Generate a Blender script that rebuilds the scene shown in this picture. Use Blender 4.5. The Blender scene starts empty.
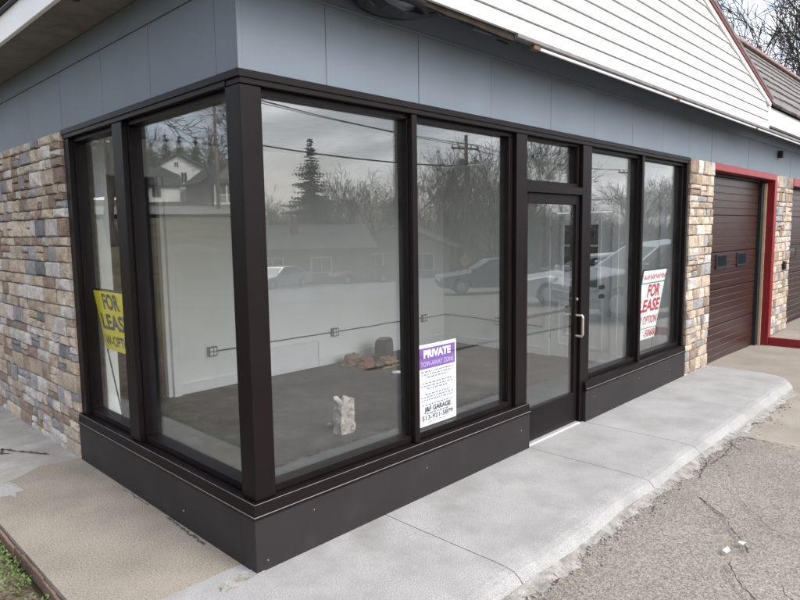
import bpy, bmesh, math, random
from mathutils import Vector, Matrix, noise
rnd = random.Random(7)
R = math.radians
scene = bpy.context.scene
col = scene.collection

# ---------------------------------------------------------------- camera
CAM = Vector((-1.700, -2.715, 1.75))
yaw, pitch, roll = R(45.753), R(-6.252), R(-0.8315)
f = Vector((math.cos(pitch)*math.sin(yaw), math.cos(pitch)*math.cos(yaw), math.sin(pitch)))
r_ = f.cross(Vector((0, 0, 1))).normalized(); u_ = r_.cross(f)
rr = math.cos(roll)*r_ + math.sin(roll)*u_
uu = -math.sin(roll)*r_ + math.cos(roll)*u_
cd = bpy.data.cameras.new('camera'); cam = bpy.data.objects.new('camera', cd); col.objects.link(cam)
m = Matrix((rr, uu, -f)).transposed().to_4x4(); m.translation = CAM
cam.matrix_world = m
cd.sensor_width = 36; cd.lens = 628.2/800*36; cd.clip_start = .05; cd.clip_end = 2000
scene.camera = cam

# ---------------------------------------------------------------- sky, sun, exposure
SUN_AZ, SUN_EL = -82, 43          # degrees from +x, counter-clockwise
sd = Vector((math.cos(R(SUN_AZ))*math.cos(R(SUN_EL)), math.sin(R(SUN_AZ))*math.cos(R(SUN_EL)), math.sin(R(SUN_EL))))
w = bpy.data.worlds.new('World'); scene.world = w; w.use_nodes = True
nt = w.node_tree; N = nt.nodes; L = nt.links; N.clear()
out = N.new('ShaderNodeOutputWorld'); bg = N.new('ShaderNodeBackground')
sky = N.new('ShaderNodeTexSky'); sky.sky_type = 'NISHITA'; sky.sun_disc = False
sky.sun_elevation = R(SUN_EL); sky.sun_rotation = math.atan2(sd.x, sd.y)
sky.dust_density = 3.0; sky.air_density = 1.0; sky.ozone_density = 1.5
bw = N.new('ShaderNodeRGBToBW'); L.new(sky.outputs[0], bw.inputs[0])
tc = N.new('ShaderNodeTexCoord'); mp = N.new('ShaderNodeMapping'); mp.inputs['Scale'].default_value = (1.3, 1.3, 4.2)
L.new(tc.outputs['Generated'], mp.inputs[0])
nz = N.new('ShaderNodeTexNoise'); nz.inputs['Scale'].default_value = 2.3; nz.inputs['Detail'].default_value = 7; nz.inputs['Roughness'].default_value = .55
nz.inputs['Distortion'].default_value = .4
L.new(mp.outputs[0], nz.inputs['Vector'])
rmp = N.new('ShaderNodeMapRange'); rmp.inputs[1].default_value = .38; rmp.inputs[2].default_value = .66; rmp.inputs[3].default_value = .12; rmp.inputs[4].default_value = 1.0
L.new(nz.outputs[0], rmp.inputs[0])
br = N.new('ShaderNodeMapRange'); br.inputs[1].default_value = .3; br.inputs[2].default_value = .7; br.inputs[3].default_value = .55; br.inputs[4].default_value = 1.25
L.new(nz.outputs[0], br.inputs[0])
mul = N.new('ShaderNodeMath'); mul.operation = 'MULTIPLY'; 
# overcast layer: brighter overhead than at the horizon (1+2 sin(elevation))/3, plus the hazy glow of the clear sky behind it
sx = N.new('ShaderNodeSeparateXYZ'); L.new(tc.outputs['Generated'], sx.inputs[0])
zc = N.new('ShaderNodeMath'); zc.operation = 'MAXIMUM'; L.new(sx.outputs[2], zc.inputs[0]); zc.inputs[1].default_value = 0
cie = N.new('ShaderNodeMath'); cie.operation = 'MULTIPLY_ADD'; L.new(zc.outputs[0], cie.inputs[0]); cie.inputs[1].default_value = 7.0; cie.inputs[2].default_value = 2.7
gl_ = N.new('ShaderNodeMath'); gl_.operation = 'MULTIPLY_ADD'; L.new(bw.outputs[0], gl_.inputs[0]); gl_.inputs[1].default_value = 1.5; L.new(cie.outputs[0], gl_.inputs[2])
L.new(gl_.outputs[0], mul.inputs[0]); L.new(br.outputs[0], mul.inputs[1])
cl = N.new('ShaderNodeMix'); cl.data_type = 'RGBA'; cl.blend_type = 'MULTIPLY'; cl.inputs[0].default_value = 1
L.new(mul.outputs[0], cl.inputs[6]); cl.inputs[7].default_value = (.985, .99, 1.04, 1)
mx = N.new('ShaderNodeMix'); mx.data_type = 'RGBA'
L.new(rmp.outputs[0], mx.inputs[0]); L.new(sky.outputs[0], mx.inputs[6]); L.new(cl.outputs[2], mx.inputs[7])
L.new(mx.outputs[2], bg.inputs[0]); bg.inputs[1].default_value = .13
L.new(bg.outputs[0], out.inputs[0])
sl = bpy.data.lights.new('sun', 'SUN'); so = bpy.data.objects.new('sun', sl); col.objects.link(so)
sl.energy = 1.25; sl.angle = R(28); sl.color = (1, .96, .9)
so.rotation_euler = sd.to_track_quat('Z', 'Y').to_euler(); so.location = (0, -10, 20)
vs = scene.view_settings; vs.view_transform = 'Standard'; vs.look = 'None'; vs.gamma = 1; vs.exposure = .95
scene.cycles.use_denoising = True
scene.cycles.transparent_max_bounces = 16
scene.cycles.max_bounces = 10

# ---------------------------------------------------------------- materials
MATS = {}
def mat(name, base, rough=.7, spec=.4, metal=0, v=.15, scale=6, sp=0, spscale=120, bump=0, bscale=80, objrand=0, coat=0, stain=None, detail=4):
    """principled surface: base colour, slow noise variation v, fine speckle sp, bump, per object variation, optional stain colour"""
    if name in MATS: return MATS[name]
    ma = bpy.data.materials.new(name); ma.use_nodes = True; t = ma.node_tree; n = t.nodes; l = t.links
    p = n['Principled BSDF']; p.inputs['Roughness'].default_value = rough; p.inputs['Specular IOR Level'].default_value = spec
    p.inputs['Metallic'].default_value = metal; p.inputs['Coat Weight'].default_value = coat
    c = n.new('ShaderNodeTexCoord'); b = tuple(base)+(1,)
    oi = n.new('ShaderNodeObjectInfo')
    vec = n.new('ShaderNodeVectorMath'); vec.operation = 'ADD'; l.new(c.outputs['Object'], vec.inputs[0])
    if objrand:
        sc_ = n.new('ShaderNodeVectorMath'); sc_.operation = 'SCALE'; sc_.inputs[0].default_value = (7, 3, 5); l.new(oi.outputs['Random'], sc_.inputs['Scale']); l.new(sc_.outputs[0], vec.inputs[1])
    no = n.new('ShaderNodeTexNoise'); no.inputs['Scale'].default_value = scale; no.inputs['Detail'].default_value = detail; l.new(vec.outputs[0], no.inputs['Vector'])
    mr = n.new('ShaderNodeMapRange'); mr.inputs[1].default_value = .3; mr.inputs[2].default_value = .7; mr.inputs[3].default_value = 1-v; mr.inputs[4].default_value = 1+v
    l.new(no.outputs[0], mr.inputs[0]); val = mr.outputs[0]
    if sp:
        n2 = n.new('ShaderNodeTexNoise'); n2.inputs['Scale'].default_value = spscale; n2.inputs['Detail'].default_value = 2; l.new(vec.outputs[0], n2.inputs['Vector'])
        m2 = n.new('ShaderNodeMapRange'); m2.inputs[1].default_value = .32; m2.inputs[2].default_value = .68; m2.inputs[3].default_value = 1-sp; m2.inputs[4].default_value = 1+sp
        l.new(n2.outputs[0], m2.inputs[0]); k = n.new('ShaderNodeMath'); k.operation = 'MULTIPLY'; l.new(val, k.inputs[0]); l.new(m2.outputs[0], k.inputs[1]); val = k.outputs[0]
    if objrand:
        m3 = n.new('ShaderNodeMapRange'); m3.inputs[3].default_value = 1-objrand; m3.inputs[4].default_value = 1+objrand; l.new(oi.outputs['Random'], m3.inputs[0])
        k = n.new('ShaderNodeMath'); k.operation = 'MULTIPLY'; l.new(val, k.inputs[0]); l.new(m3.outputs[0], k.inputs[1]); val = k.outputs[0]
    mm = n.new('ShaderNodeVectorMath'); mm.operation = 'SCALE'; mm.inputs[0].default_value = b[:3]; l.new(val, mm.inputs['Scale'])
    cout = mm.outputs[0]
    if stain:
        sc, ss, lo, hi = stain
        n3 = n.new('ShaderNodeTexNoise'); n3.inputs['Scale'].default_value = ss; n3.inputs['Detail'].default_value = 6; n3.inputs['Roughness'].default_value = .65; l.new(vec.outputs[0], n3.inputs['Vector'])
        m4 = n.new('ShaderNodeMapRange'); m4.inputs[1].default_value = lo; m4.inputs[2].default_value = hi; l.new(n3.outputs[0], m4.inputs[0])
        mx_ = n.new('ShaderNodeMix'); mx_.data_type = 'RGBA'; l.new(m4.outputs[0], mx_.inputs[0]); l.new(cout, mx_.inputs[6]); mx_.inputs[7].default_value = tuple(sc)+(1,)
        cout = mx_.outputs[2]
    l.new(cout, p.inputs['Base Color'])
    if bump:
        n4 = n.new('ShaderNodeTexNoise'); n4.inputs['Scale'].default_value = bscale; n4.inputs['Detail'].default_value = 3; l.new(vec.outputs[0], n4.inputs['Vector'])
        bm_ = n.new('ShaderNodeBump'); bm_.inputs['Strength'].default_value = bump; bm_.inputs['Distance'].default_value = .01; l.new(n4.outputs[0], bm_.inputs['Height']); l.new(bm_.outputs[0], p.inputs['Normal'])
    MATS[name] = ma; return ma

def glass_mat(name, f0=.1, tint=(.93, .955, .95)):
    ma = bpy.data.materials.new(name); ma.use_nodes = True; t = ma.node_tree; n = t.nodes; l = t.links; n.clear()
    o = n.new('ShaderNodeOutputMaterial'); ms = n.new('ShaderNodeMixShader'); tr = n.new('ShaderNodeBsdfTransparent'); gl = n.new('ShaderNodeBsdfGlossy')
    gl.inputs['Roughness'].default_value = 0.0; gl.inputs['Color'].default_value = (1, 1, 1, 1); tr.inputs['Color'].default_value = tuple(tint)+(1,)
    lw = n.new('ShaderNodeLayerWeight'); lw.inputs[0].default_value = .5
    pw = n.new('ShaderNodeMath'); pw.operation = 'POWER'; pw.inputs[1].default_value = 5; l.new(lw.outputs['Facing'], pw.inputs[0])
    ma_ = n.new('ShaderNodeMath'); ma_.operation = 'MULTIPLY_ADD'; ma_.inputs[1].default_value = 1-f0; ma_.inputs[2].default_value = f0; l.new(pw.outputs[0], ma_.inputs[0])
    l.new(ma_.outputs[0], ms.inputs[0]); l.new(tr.outputs[0], ms.inputs[1]); l.new(gl.outputs[0], ms.inputs[2])
    df = n.new('ShaderNodeBsdfDiffuse'); df.inputs[0].default_value = (.5, .5, .49, 1); m2 = n.new('ShaderNodeMixShader')
    c = n.new('ShaderNodeTexCoord'); no = n.new('ShaderNodeTexNoise'); no.inputs['Scale'].default_value = 3.5; no.inputs['Detail'].default_value = 9; no.inputs['Roughness'].default_value = .7; l.new(c.outputs['Object'], no.inputs['Vector'])
    dr_ = n.new('ShaderNodeMapRange'); dr_.inputs[1].default_value = .35; dr_.inputs[2].default_value = .75; dr_.inputs[3].default_value = .002; dr_.inputs[4].default_value = .017; l.new(no.outputs[0], dr_.inputs[0])
    l.new(dr_.outputs[0], m2.inputs[0]); l.new(ms.outputs[0], m2.inputs[1]); l.new(df.outputs[0], m2.inputs[2]); l.new(m2.outputs[0], o.inputs[0])
    MATS[name] = ma; return ma

GLASS = glass_mat('window_glass', .092, (.97, .985, .982))
BRONZE = mat('bronze_metal', (.0070, .0045, .0048), .42, .15, v=.2, scale=3, bump=.03, bscale=30)
PANEL = mat('charcoal_panel', (.0200, .0178, .0190), .5, .25, v=.1, scale=2.5, stain=((.03, .028, .028), 5, .55, .85))
BLUE = mat('blue_paint', (.128, .155, .183), .5, .3, v=.05, scale=2.2, bump=.05, bscale=25, stain=((.115, .14, .168), 3, .6, .9))
WHITE = mat('white_paint', (.78, .78, .77), .5, .4, v=.04, scale=3)
VINYL = mat('white_vinyl', (.80, .80, .79), .45, .4, v=.03, scale=4)
SOFFIT = mat('brown_soffit', (.17, .155, .14), .7, .3, v=.2, scale=5, stain=((.1, .09, .08), 8, .5, .75))
DARKM = mat('black_metal', (.012, .012, .013), .45, .4, v=.2)
CAVITY = mat('dark_timber_and_hole', (.03, .024, .02), .9, .1, v=.4, scale=8)
RED = mat('red_paint', (.205, .010, .012), .4, .45, v=.14, scale=5, stain=((.16, .02, .02), 9, .6, .8))
BROWN = mat('brown_door_paint', (.030, .0125, .0105), .33, .5, v=.1, scale=3)
TAN = mat('tan_seal', (.42, .33, .22), .7, .3)
MORTAR = mat('mortar', (.20, .175, .145), .95, .1, v=.25, scale=20, sp=.3, spscale=150, bump=.4, bscale=120)
STONES = [mat('stone_'+k, c, .88, .25, v=.24, scale=9, sp=.22, spscale=60, bump=.75, bscale=34, objrand=.14, stain=(s, 6, .52, .72)) for k, c, s in (
    ('cream', (.40, .34, .272), (.28, .215, .165)), ('tan', (.345, .28, .215), (.235, .18, .14)), ('grey', (.235, .226, .228), (.29, .265, .24)),
    ('slate', (.165, .163, .165), (.215, .2, .192)), ('brown', (.215, .163, .125), (.28, .235, .195)), ('rust', (.22, .15, .13), (.265, .2, .165)), ('white', (.42, .39, .36), (.32, .28, .245)))]
CONC = mat('pale_concrete', (.285, .281, .273), .88, .2, v=.10, scale=3, sp=.30, spscale=170, bump=.35, bscale=170, stain=((.215, .208, .2), 2.2, .48, .74), detail=8)
CONCD = mat('rough_concrete', (.25, .235, .215), .95, .15, v=.35, scale=14, sp=.2, spscale=120, bump=.6, bscale=70)
WALK = mat('tan_aggregate_concrete', (.225, .2, .166), .9, .2, v=.15, scale=2.6, sp=.38, spscale=120, bump=.4, bscale=120, stain=((.27, .24, .19), 1.9, .54, .74), detail=7)
WALKG = mat('grey_concrete_patch', (.27, .256, .236), .9, .2, v=.15, scale=4, sp=.15, spscale=130, bump=.25, bscale=130, stain=((.34, .33, .31), 3, .5, .66))
APRON = mat('tan_concrete', (.24, .214, .18), .88, .2, v=.13, scale=2.2, sp=.14, spscale=110, bump=.2, bscale=120, stain=((.2, .175, .15), 3, .5, .8), detail=7)
FLOOR = mat('dark_floor', (.040, .042, .042), .5, .45, v=.3, scale=1.6, stain=((.085, .087, .086), 2.4, .5, .7), detail=8)
WALL_IN = mat('white_wall', (.87, .88, .86), .75, .3, v=.03, scale=2)
TRIM_IN = mat('white_trim', (.86, .87, .87), .45, .4, v=.03)
DARKROOM = mat('bare_block', (.10, .095, .085), .9, .2, v=.35, scale=5, stain=((.05, .05, .045), 5, .5, .7))
SHINGLE = mat('grey_shingle', (.165, .152, .146), .9, .2, v=.3, scale=6, sp=.35, spscale=90, bump=.4, bscale=90, objrand=.1)
RIDGE = mat('pinkish_ridge', (.27, .19, .18), .9, .2, v=.3, scale=9, sp=.3, spscale=60)
PLASTICW = mat('white_plastic', (.8, .8, .8), .35, .45, v=.02)
CABLE = mat('dark_cable', (.02, .02, .02), .6, .3, v=.1)
DRY = mat('crack_dirt_gap_shadow', (.075, .066, .056), .95, .1, v=.4, scale=30)
BARK = mat('grey_bark', (.055, .047, .041), .9, .2, v=.3, scale=4, objrand=.2)
NEEDLE = mat('spruce_needles', (.018, .030, .021), .8, .2, v=.4, scale=1.5, objrand=.2)
EVERG = mat('evergreen_leaves', (.045, .062, .035), .8, .2, v=.4, scale=1, objrand=.2)
POLEW = mat('weathered_pole', (.16, .125, .095), .9, .2, v=.25, scale=3)
GRASS = mat('grass_blades', (.085, .125, .035), .7, .3, v=.45, scale=5)

def asphalt_mat():
    ma = mat('weathered_asphalt', (.192, .171, .148), .95, .15, v=.16, scale=1.3, sp=.35, spscale=210, bump=.6, bscale=150, stain=((.215, .193, .168), .9, .45, .75), detail=8)
    t = ma.node_tree; n = t.nodes; l = t.links; p = n['Principled BSDF']
    src = p.inputs['Base Color'].links[0].from_socket
    c = n.new('ShaderNodeTexCoord'); vo = n.new('ShaderNodeTexVoronoi'); vo.inputs['Scale'].default_value = 125; l.new(c.outputs['Object'], vo.inputs['Vector'])
    sep = n.new('ShaderNodeSeparateColor'); l.new(vo.outputs['Color'], sep.inputs[0])
    mr = n.new('ShaderNodeMapRange'); mr.inputs[1].default_value = 0; mr.inputs[2].default_value = 1; mr.inputs[3].default_value = .6; mr.inputs[4].default_value = 1.5; l.new(sep.outputs[0], mr.inputs[0])
    s = n.new('ShaderNodeVectorMath'); s.operation = 'SCALE'; l.new(src, s.inputs[0]); l.new(mr.outputs[0], s.inputs['Scale']); l.new(s.outputs[0], p.inputs['Base Color'])
    return ma
ASPH = asphalt_mat()
ROAD = mat('road_asphalt', (.19, .185, .178), .9, .2, v=.12, scale=.4, sp=.2, spscale=20)
YARD = mat('winter_lawn', (.085, .076, .046), .95, .1, v=.35, scale=.25, sp=.3, spscale=6, stain=((.15, .115, .07), .35, .5, .68), detail=8)
DIRT = mat('leafy_dirt', (.115, .09, .068), .95, .1, v=.4, scale=7, sp=.5, spscale=45, bump=.6, bscale=40, stain=((.24, .21, .18), 5, .56, .68), detail=6)

# ---------------------------------------------------------------- mesh helpers
class MB:
    def __init__(s): s.v = []; s.f = []
    def add(s, vs_, fs_):
        o = len(s.v); s.v += [tuple(x) for x in vs_]; s.f += [tuple(i+o for i in q) for q in fs_]; return s
    def box(s, x0, x1, y0, y1, z0, z1):
        if x0 > x1: x0, x1 = x1, x0
        if y0 > y1: y0, y1 = y1, y0
        if z0 > z1: z0, z1 = z1, z0
        return s.add([(x0, y0, z0), (x1, y0, z0), (x1, y1, z0), (x0, y1, z0), (x0, y0, z1), (x1, y0, z1), (x1, y1, z1), (x0, y1, z1)],
                     [(0, 3, 2, 1), (4, 5, 6, 7), (0, 1, 5, 4), (1, 2, 6, 5), (2, 3, 7, 6), (3, 0, 4, 7)])
    def bbox(s, x0, x1, y0, y1, z0, z1, b=.004):
        """box with chamfered edges"""
        bm = bmesh.new(); bmesh.ops.create_cube(bm, size=1)
        for q in bm.verts: q.co = Vector(((x0+x1)/2+q.co.x*(x1-x0), (y0+y1)/2+q.co.y*(y1-y0), (z0+z1)/2+q.co.z*(z1-z0)))
        bmesh.ops.bevel(bm, geom=bm.edges[:], offset=b, segments=1, affect='EDGES')
        bmesh.ops.recalc_face_normals(bm, faces=bm.faces[:])
        s.frombm(bm); bm.free(); return s
    def frombm(s, bm):
        bm.verts.index_update(); return s.add([q.co for q in bm.verts], [[q.index for q in fa.verts] for fa in bm.faces])
    def prism(s, poly, axis, a, b):
        """poly of 2D points extruded along axis from a to b; 2D = the other two axes in order"""
        def P(p, t):
            q = list(p); q.insert(axis, t); return tuple(q)
        n = len(poly); vs_ = [P(p, a) for p in poly]+[P(p, b) for p in poly]
        fs_ = [tuple(range(n))[::-1], tuple(range(n, 2*n))]+[(i, (i+1) % n, n+(i+1) % n, n+i) for i in range(n)]
        return s.add(vs_, fs_)
    def tube(s, pts, rad, n=6, cap=True):
        pts = [Vector(p) for p in pts]; rs = rad if isinstance(rad, (list, tuple)) else [rad]*len(pts); vs_ = []; fs_ = []
        for i, p in enumerate(pts):
            d = (pts[min(i+1, len(pts)-1)]-pts[max(i-1, 0)]).normalized()
            a = d.orthogonal().normalized() if i == 0 else (pa-d*pa.dot(d)).normalized()
            pa = a; b = d.cross(a)
            for k in range(n):
                t = 2*math.pi*k/n; vs_.append(p+(a*math.cos(t)+b*math.sin(t))*rs[i])
        for i in range(len(pts)-1):
            for k in range(n): fs_.append((i*n+k, i*n+(k+1) % n, (i+1)*n+(k+1) % n, (i+1)*n+k))
        if cap: fs_ += [tuple(range(n))[::-1], tuple(range((len(pts)-1)*n, len(pts)*n))]
        return s.add(vs_, fs_)
    def lathe(s, prof, c, axis=2, n=20):
        """prof: list of (radius, height) along axis about c"""
        vs_ = []; fs_ = []
        for (ra, h) in prof:
            for k in range(n):
                t = 2*math.pi*k/n; p = [ra*math.cos(t), ra*math.sin(t)]; p.insert(axis, h); vs_.append((c[0]+p[0], c[1]+p[1], c[2]+p[2]))
        for i in range(len(prof)-1):
            for k in range(n): fs_.append((i*n+k, i*n+(k+1) % n, (i+1)*n+(k+1) % n, (i+1)*n+k))
        fs_ += [tuple(range(n))[::-1], tuple(range((len(prof)-1)*n, len(prof)*n))]
        return s.add(vs_, fs_)
    def build(s, name, ma, parent=None, loc=None, smooth=False, fix=True):
        me = bpy.data.meshes.new(name); me.from_pydata(s.v, [], s.f)
        if fix and len(s.f) < 20000:
            bm = bmesh.new(); bm.from_mesh(me); bmesh.ops.recalc_face_normals(bm, faces=bm.faces[:]); bm.to_mesh(me); bm.free()
        me.materials.append(ma)
        if smooth: me.polygons.foreach_set('use_smooth', [True]*len(me.polygons))
        o = bpy.data.objects.new(name, me); col.objects.link(o)
        if parent: o.parent = parent
        if loc: o.location = loc
        return o
def tag(o, label=None, cat=None, group=None, kind=None):
    for k, v_ in (('label', label), ('category', cat), ('group', group), ('kind', kind)):
        if v_: o[k] = v_
    return o
def thing(name, label, cat, loc=(0, 0, 0), rz=0, group=None):
    o = bpy.data.objects.new(name, None); col.objects.link(o); o.location = loc; o.rotation_euler = (0, 0, rz); o.empty_display_size = .2
    return tag(o, label, cat, group)
def copy_tree(o, parent=None):
    c = o.copy(); col.objects.link(c); c.parent = parent
    for ch in list(o.children): copy_tree(ch, c)
    return c
def B(): return MB()
def text_mesh(name, s, size, ma, parent, mtx, bold=0., width=None, align='CENTER', shear=0):
    cu = bpy.data.curves.new(name, 'FONT'); cu.body = s; cu.size = size; cu.align_x = align; cu.align_y = 'CENTER'; cu.offset = bold; cu.resolution_u = 3; cu.shear = shear
    ob = bpy.data.objects.new(name, cu); col.objects.link(ob); bpy.context.view_layer.update()
    me = bpy.data.meshes.new_from_object(ob.evaluated_get(bpy.context.evaluated_depsgraph_get()))
    bpy.data.objects.remove(ob); bpy.data.curves.remove(cu)
    xs = [q.co.x for q in me.vertices]
    if width and xs:
        k = width/(max(xs)-min(xs)); mid = (max(xs)+min(xs))/2
        for q in me.vertices:
            q.co.x = (q.co.x-(mid if align == 'CENTER' else 0))*k
    me.transform(mtx); me.materials.clear(); me.materials.append(ma)
    o = bpy.data.objects.new(name, me); col.objects.link(o); o.parent = parent
    return o

# ================================================================= THE SETTING
def lerp(t, xs, ys):
    if t <= xs[0]: return ys[0]
    for i in range(len(xs)-1):
        if t <= xs[i+1]: return ys[i]+(ys[i+1]-ys[i])*(t-xs[i])/(xs[i+1]-xs[i])
    return ys[-1]
def tleft(x, y): return (x-1.7)*-.45+(y+2.7)*.893
def H(x, y):
    a = lerp(tleft(x, y), [14, 60, 66, 88, 150], [0, 3.3, 4.2, 6.2, 9.5]) if x < 20 else lerp(tleft(x, y), [14, 60, 66, 88, 150], [0, 3.3, 4.2, 6.2, 9.5])
    b = lerp(-y-1.3, [0, 34, 46, 60], [0, -1.75, -2.3, -2.4])
    c = -.018*min(max(0, x-8), 40) if y < 0 else -.018*min(max(0, x-8), 40)*max(0, 1-y/20)
    return -.07+a+b+c
def sheet(name, xs, ys, dz, ma, parent=None, fn=None):
    b = B(); nx = len(xs)
    vs_ = [(x, y, H(x, y)+dz) for y in ys for x in xs]
    fs_ = [(j*nx+i, j*nx+i+1, (j+1)*nx+i+1, (j+1)*nx+i) for j in range(len(ys)-1) for i in range(nx-1)]
    b.add(vs_, fs_); return b.build(name, ma, parent, fix=False)
def rng(a, b, n): return [a+(b-a)*i/n for i in range(n+1)]
def axisv(): 
    p = [0, .8, 1.3, 2.5, 4, 6, 8, 10, 13, 16, 20, 24, 28, 32, 36, 40, 44, 48, 54, 60, 68, 76, 84, 92, 100, 115, 130, 150, 180, 220, 280, 360, 480, 650, 900]
    return [-q for q in p[:0:-1]]+p
tag(sheet('ground', axisv(), axisv(), -.06, YARD), kind='structure')
tag(sheet('parking_lot', [-14, -10, -6, -3, -1, 0, 1, 2, 3, 4.16], [-17.2, -13, -9, -6, -4, -3, -2, -1.3, -.9], 0, ASPH), kind='structure')
tag(sheet('parking_lot', [4.16, 6, 8, 10, 13, 16, 20, 24, 28, 34, 40, 48], [-17.2, -13, -9, -6, -4, -3.6], -.004, ASPH), kind='structure')
tag(sheet('driveway_apron', [4.16, 5, 6, 6.6, 7.5, 8, 9.35, 10, 14, 20], [-3.6, -3, -2, -1.3, -.6, 0, .25], -.034, APRON), kind='structure')
# the front road and the side road up the hill
tag(sheet('road', [-60, -40, -25, -14, -6, 0, 8, 13, 20, 28, 36, 44, 48, 60, 80, 120], [-31, -28, -24, -20, -17.0], .012, ROAD), kind='structure')
b = B(); dirx = Vector((.893, .45, 0)); org = Vector((1.7, -2.7, 0)); diry = Vector((-.45, .893, 0))
ss = rng(-60, 60, 30); tt = [59.5, 62, 66.5]
vs_ = []
for t in tt:
    for s in ss:
        p = org+dirx*s+diry*t; vs_.append((p.x, p.y, H(p.x, p.y)+.35))
n_ = len(ss); b.add(vs_, [(j*n_+i, j*n_+i+1, (j+1)*n_+i+1, (j+1)*n_+i) for j in range(2) for i in range(n_-1)])
tag(b.build('road', ROAD, fix=False), kind='structure')

# front sidewalk slabs (separate pours, recessed joints), sloped worn front edge
walk = bpy.data.objects.new('sidewalk', None); col.objects.link(walk); tag(walk, kind='structure')
def slab(x0, x1, end=False):
    b = B(); ys = [.12, -.055, -.3, -.6, -.85, -.95, -.988, -1.015, -1.042, -1.048]; zs = [0, 0, 0, 0, 0, -.003, -.012, -.032, -.066, -.14]
    nx = max(6, int((x1-x0)/.06)); vs_ = []; fs_ = []
    for j in range(len(ys)):
        for i in range(nx+1):
            x = x0+(x1-x0)*i/nx; y = ys[j]; z = zs[j]
            if j >= 5:
                wv = noise.noise(Vector((x*2.1, 5.3, j*.1)))*.026+noise.noise(Vector((x*11, 1.3, j*.5)))*.007
                y += wv
                if j in (5, 6, 7): z -= max(0, noise.noise(Vector((x*5, 9.1, 0)))+.1)*.014
            if end and i == nx: pass
            if end:   # rounded outer corner
                rad = .32; xc = x1-rad
                if x > xc and y < 0:
                    k = (x-xc)/rad
                    lim = math.sqrt(max(0, 1-k*k))
                    yc = -1.0+rad
                    if y < yc: y = yc+(y-yc)*lim
                if x > x1-.001: z = min(z, -.0)
            if j > 0 and j < 5: z += noise.noise(Vector((x*.8, y*2, 2)))*.003
            vs_.append((x, y, z))
    W = nx+1
    for j in range(len(ys)-1):
        for i in range(nx): fs_.append((j*W+i, j*W+i+1, (j+1)*W+i+1, (j+1)*W+i))
    # end faces
    o = len(vs_)
    for i in (0, nx):
        base = [j*W+i for j in range(len(ys))]
        low = []
        for q in base: vs_.append((vs_[q][0]+(.06 if (end and i == nx) else 0), vs_[q][1], -.2)); low.append(len(vs_)-1)
        for k in range(len(base)-1): fs_.append((base[k], base[k+1], low[k+1], low[k]))
    b.add(vs_, fs_); return b.build('slab', CONC, walk)
for a_, b_, e_ in ((-.80, .897, 0), (.903, 2.527, 0), (2.533, 3.452, 0), (3.458, 6.62, 1)): slab(a_, b_, e_)
B().box(-.8, 6.5, -.93, .1, -.2, -.02).build('joint_filler', DRY, walk)
# left walkway
lw = bpy.data.objects.new('walkway', None); col.objects.link(lw); tag(lw, kind='structure')
def flat(poly, z, th=.12):
    return B().prism(poly, 2, z-th, z)
flat([(-.785, -.05), (.05, -.05), (.05, 2.46), (-.30, 2.52), (-.52, 2.36), (-.785, 2.3)], 0).build('slab', WALK, lw)
flat([(-.785, 2.306), (-.522, 2.366), (-.30, 2.526), (.05, 2.466), (.05, 9), (-.785, 9)], -.001).build('slab', WALKG, lw)
def blob(cx, cy, rx, ry, n=14, seed=0, jit=.3):
    rg = random.Random(seed); return [(cx+rx*math.cos(2*math.pi*k/n)*(1+rg.uniform(-jit, jit)), cy+ry*math.sin(2*math.pi*k/n)*(1+rg.uniform(-jit, jit))) for k in range(n)]
B().prism(blob(-.10, -.005, .13, .042, 16, 3, .2), 2, .001, .004).build('cement_patch', CONCD, lw)
B().prism(blob(-.62, 2.18, .07, .16, 16, 5, .4), 2, .001, .0035).build('cement_patch', CONC, lw)
# painted gap shadows and real cracks on the walkway
def strip(name, pts, wd, z, ma, parent, seed=0):
    rg = random.Random(seed); b = B(); vs_ = []; pp = []
    for i in range(len(pts)-1):
        a = Vector(pts[i]); c = Vector(pts[i+1]); k = max(2, int((c-a).length/.025))
        for j in range(k): pp.append(a.lerp(c, j/k))
    pp.append(Vector(pts[-1]))
    for i, p in enumerate(pp):
        d = (pp[min(i+1, len(pp)-1)]-pp[max(i-1, 0)]).normalized(); nn = Vector((-d.y, d.x)); ww = wd*rg.uniform(.25, 1.2)*(1 if 0 < i < len(pp)-1 else .2)
        o = nn*rg.uniform(-.008, .008); q = p+o
        vs_ += [(q.x+nn.x*ww, q.y+nn.y*ww, z), (q.x-nn.x*ww, q.y-nn.y*ww, z)]
    b.add(vs_, [(2*i, 2*i+1, 2*i+3, 2*i+2) for i in range(len(pp)-1)])
    return b.build(name, ma, parent, fix=False)
strip('crack', [(-.06, .45), (-.052, .75), (-.045, .95)], .010, .002, DRY, lw, 1)  # gap shadow at the panel foot, painted as a dark strip
strip('crack', [(-.045, 1.2), (-.05, 1.6)], .004, .002, DRY, lw, 11)  # thinner painted shadow, same gap farther back
strip('crack', [(-.16, -.052), (-.23, -.053)], .006, .002, DRY, lw, 2)
strip('crack', [(-.225, .0), (-.24, -.045)], .004, .006, DRY, lw, 3)
strip('crack', [(-.40, 3.2), (-.32, 3.02), (-.25, 2.9), (-.17, 2.75)], .016, .0025, DRY, lw, 4)
strip('crack', [(-.40, 3.2), (-.43, 3.05), (-.36, 3.0)], .014, .0025, DRY, lw, 5)
# thin brick edging along the walkway
y = -.05; k = 0
em = mat('brick_edging', (.155, .105, .08), .9, .2, v=.25, scale=12, sp=.3, spscale=80, bump=.4, objrand=.35)
while y < 5.5:
    ln = rnd.uniform(.14, .24)
    B().bbox(-.008, .008, -ln/2+.003, ln/2-.003, -.07, .0, .003).build('brick', em, lw, (-.796+rnd.uniform(-.003, .003), y+ln/2, -.016+rnd.uniform(-.012, .004)))
    y += ln
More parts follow.
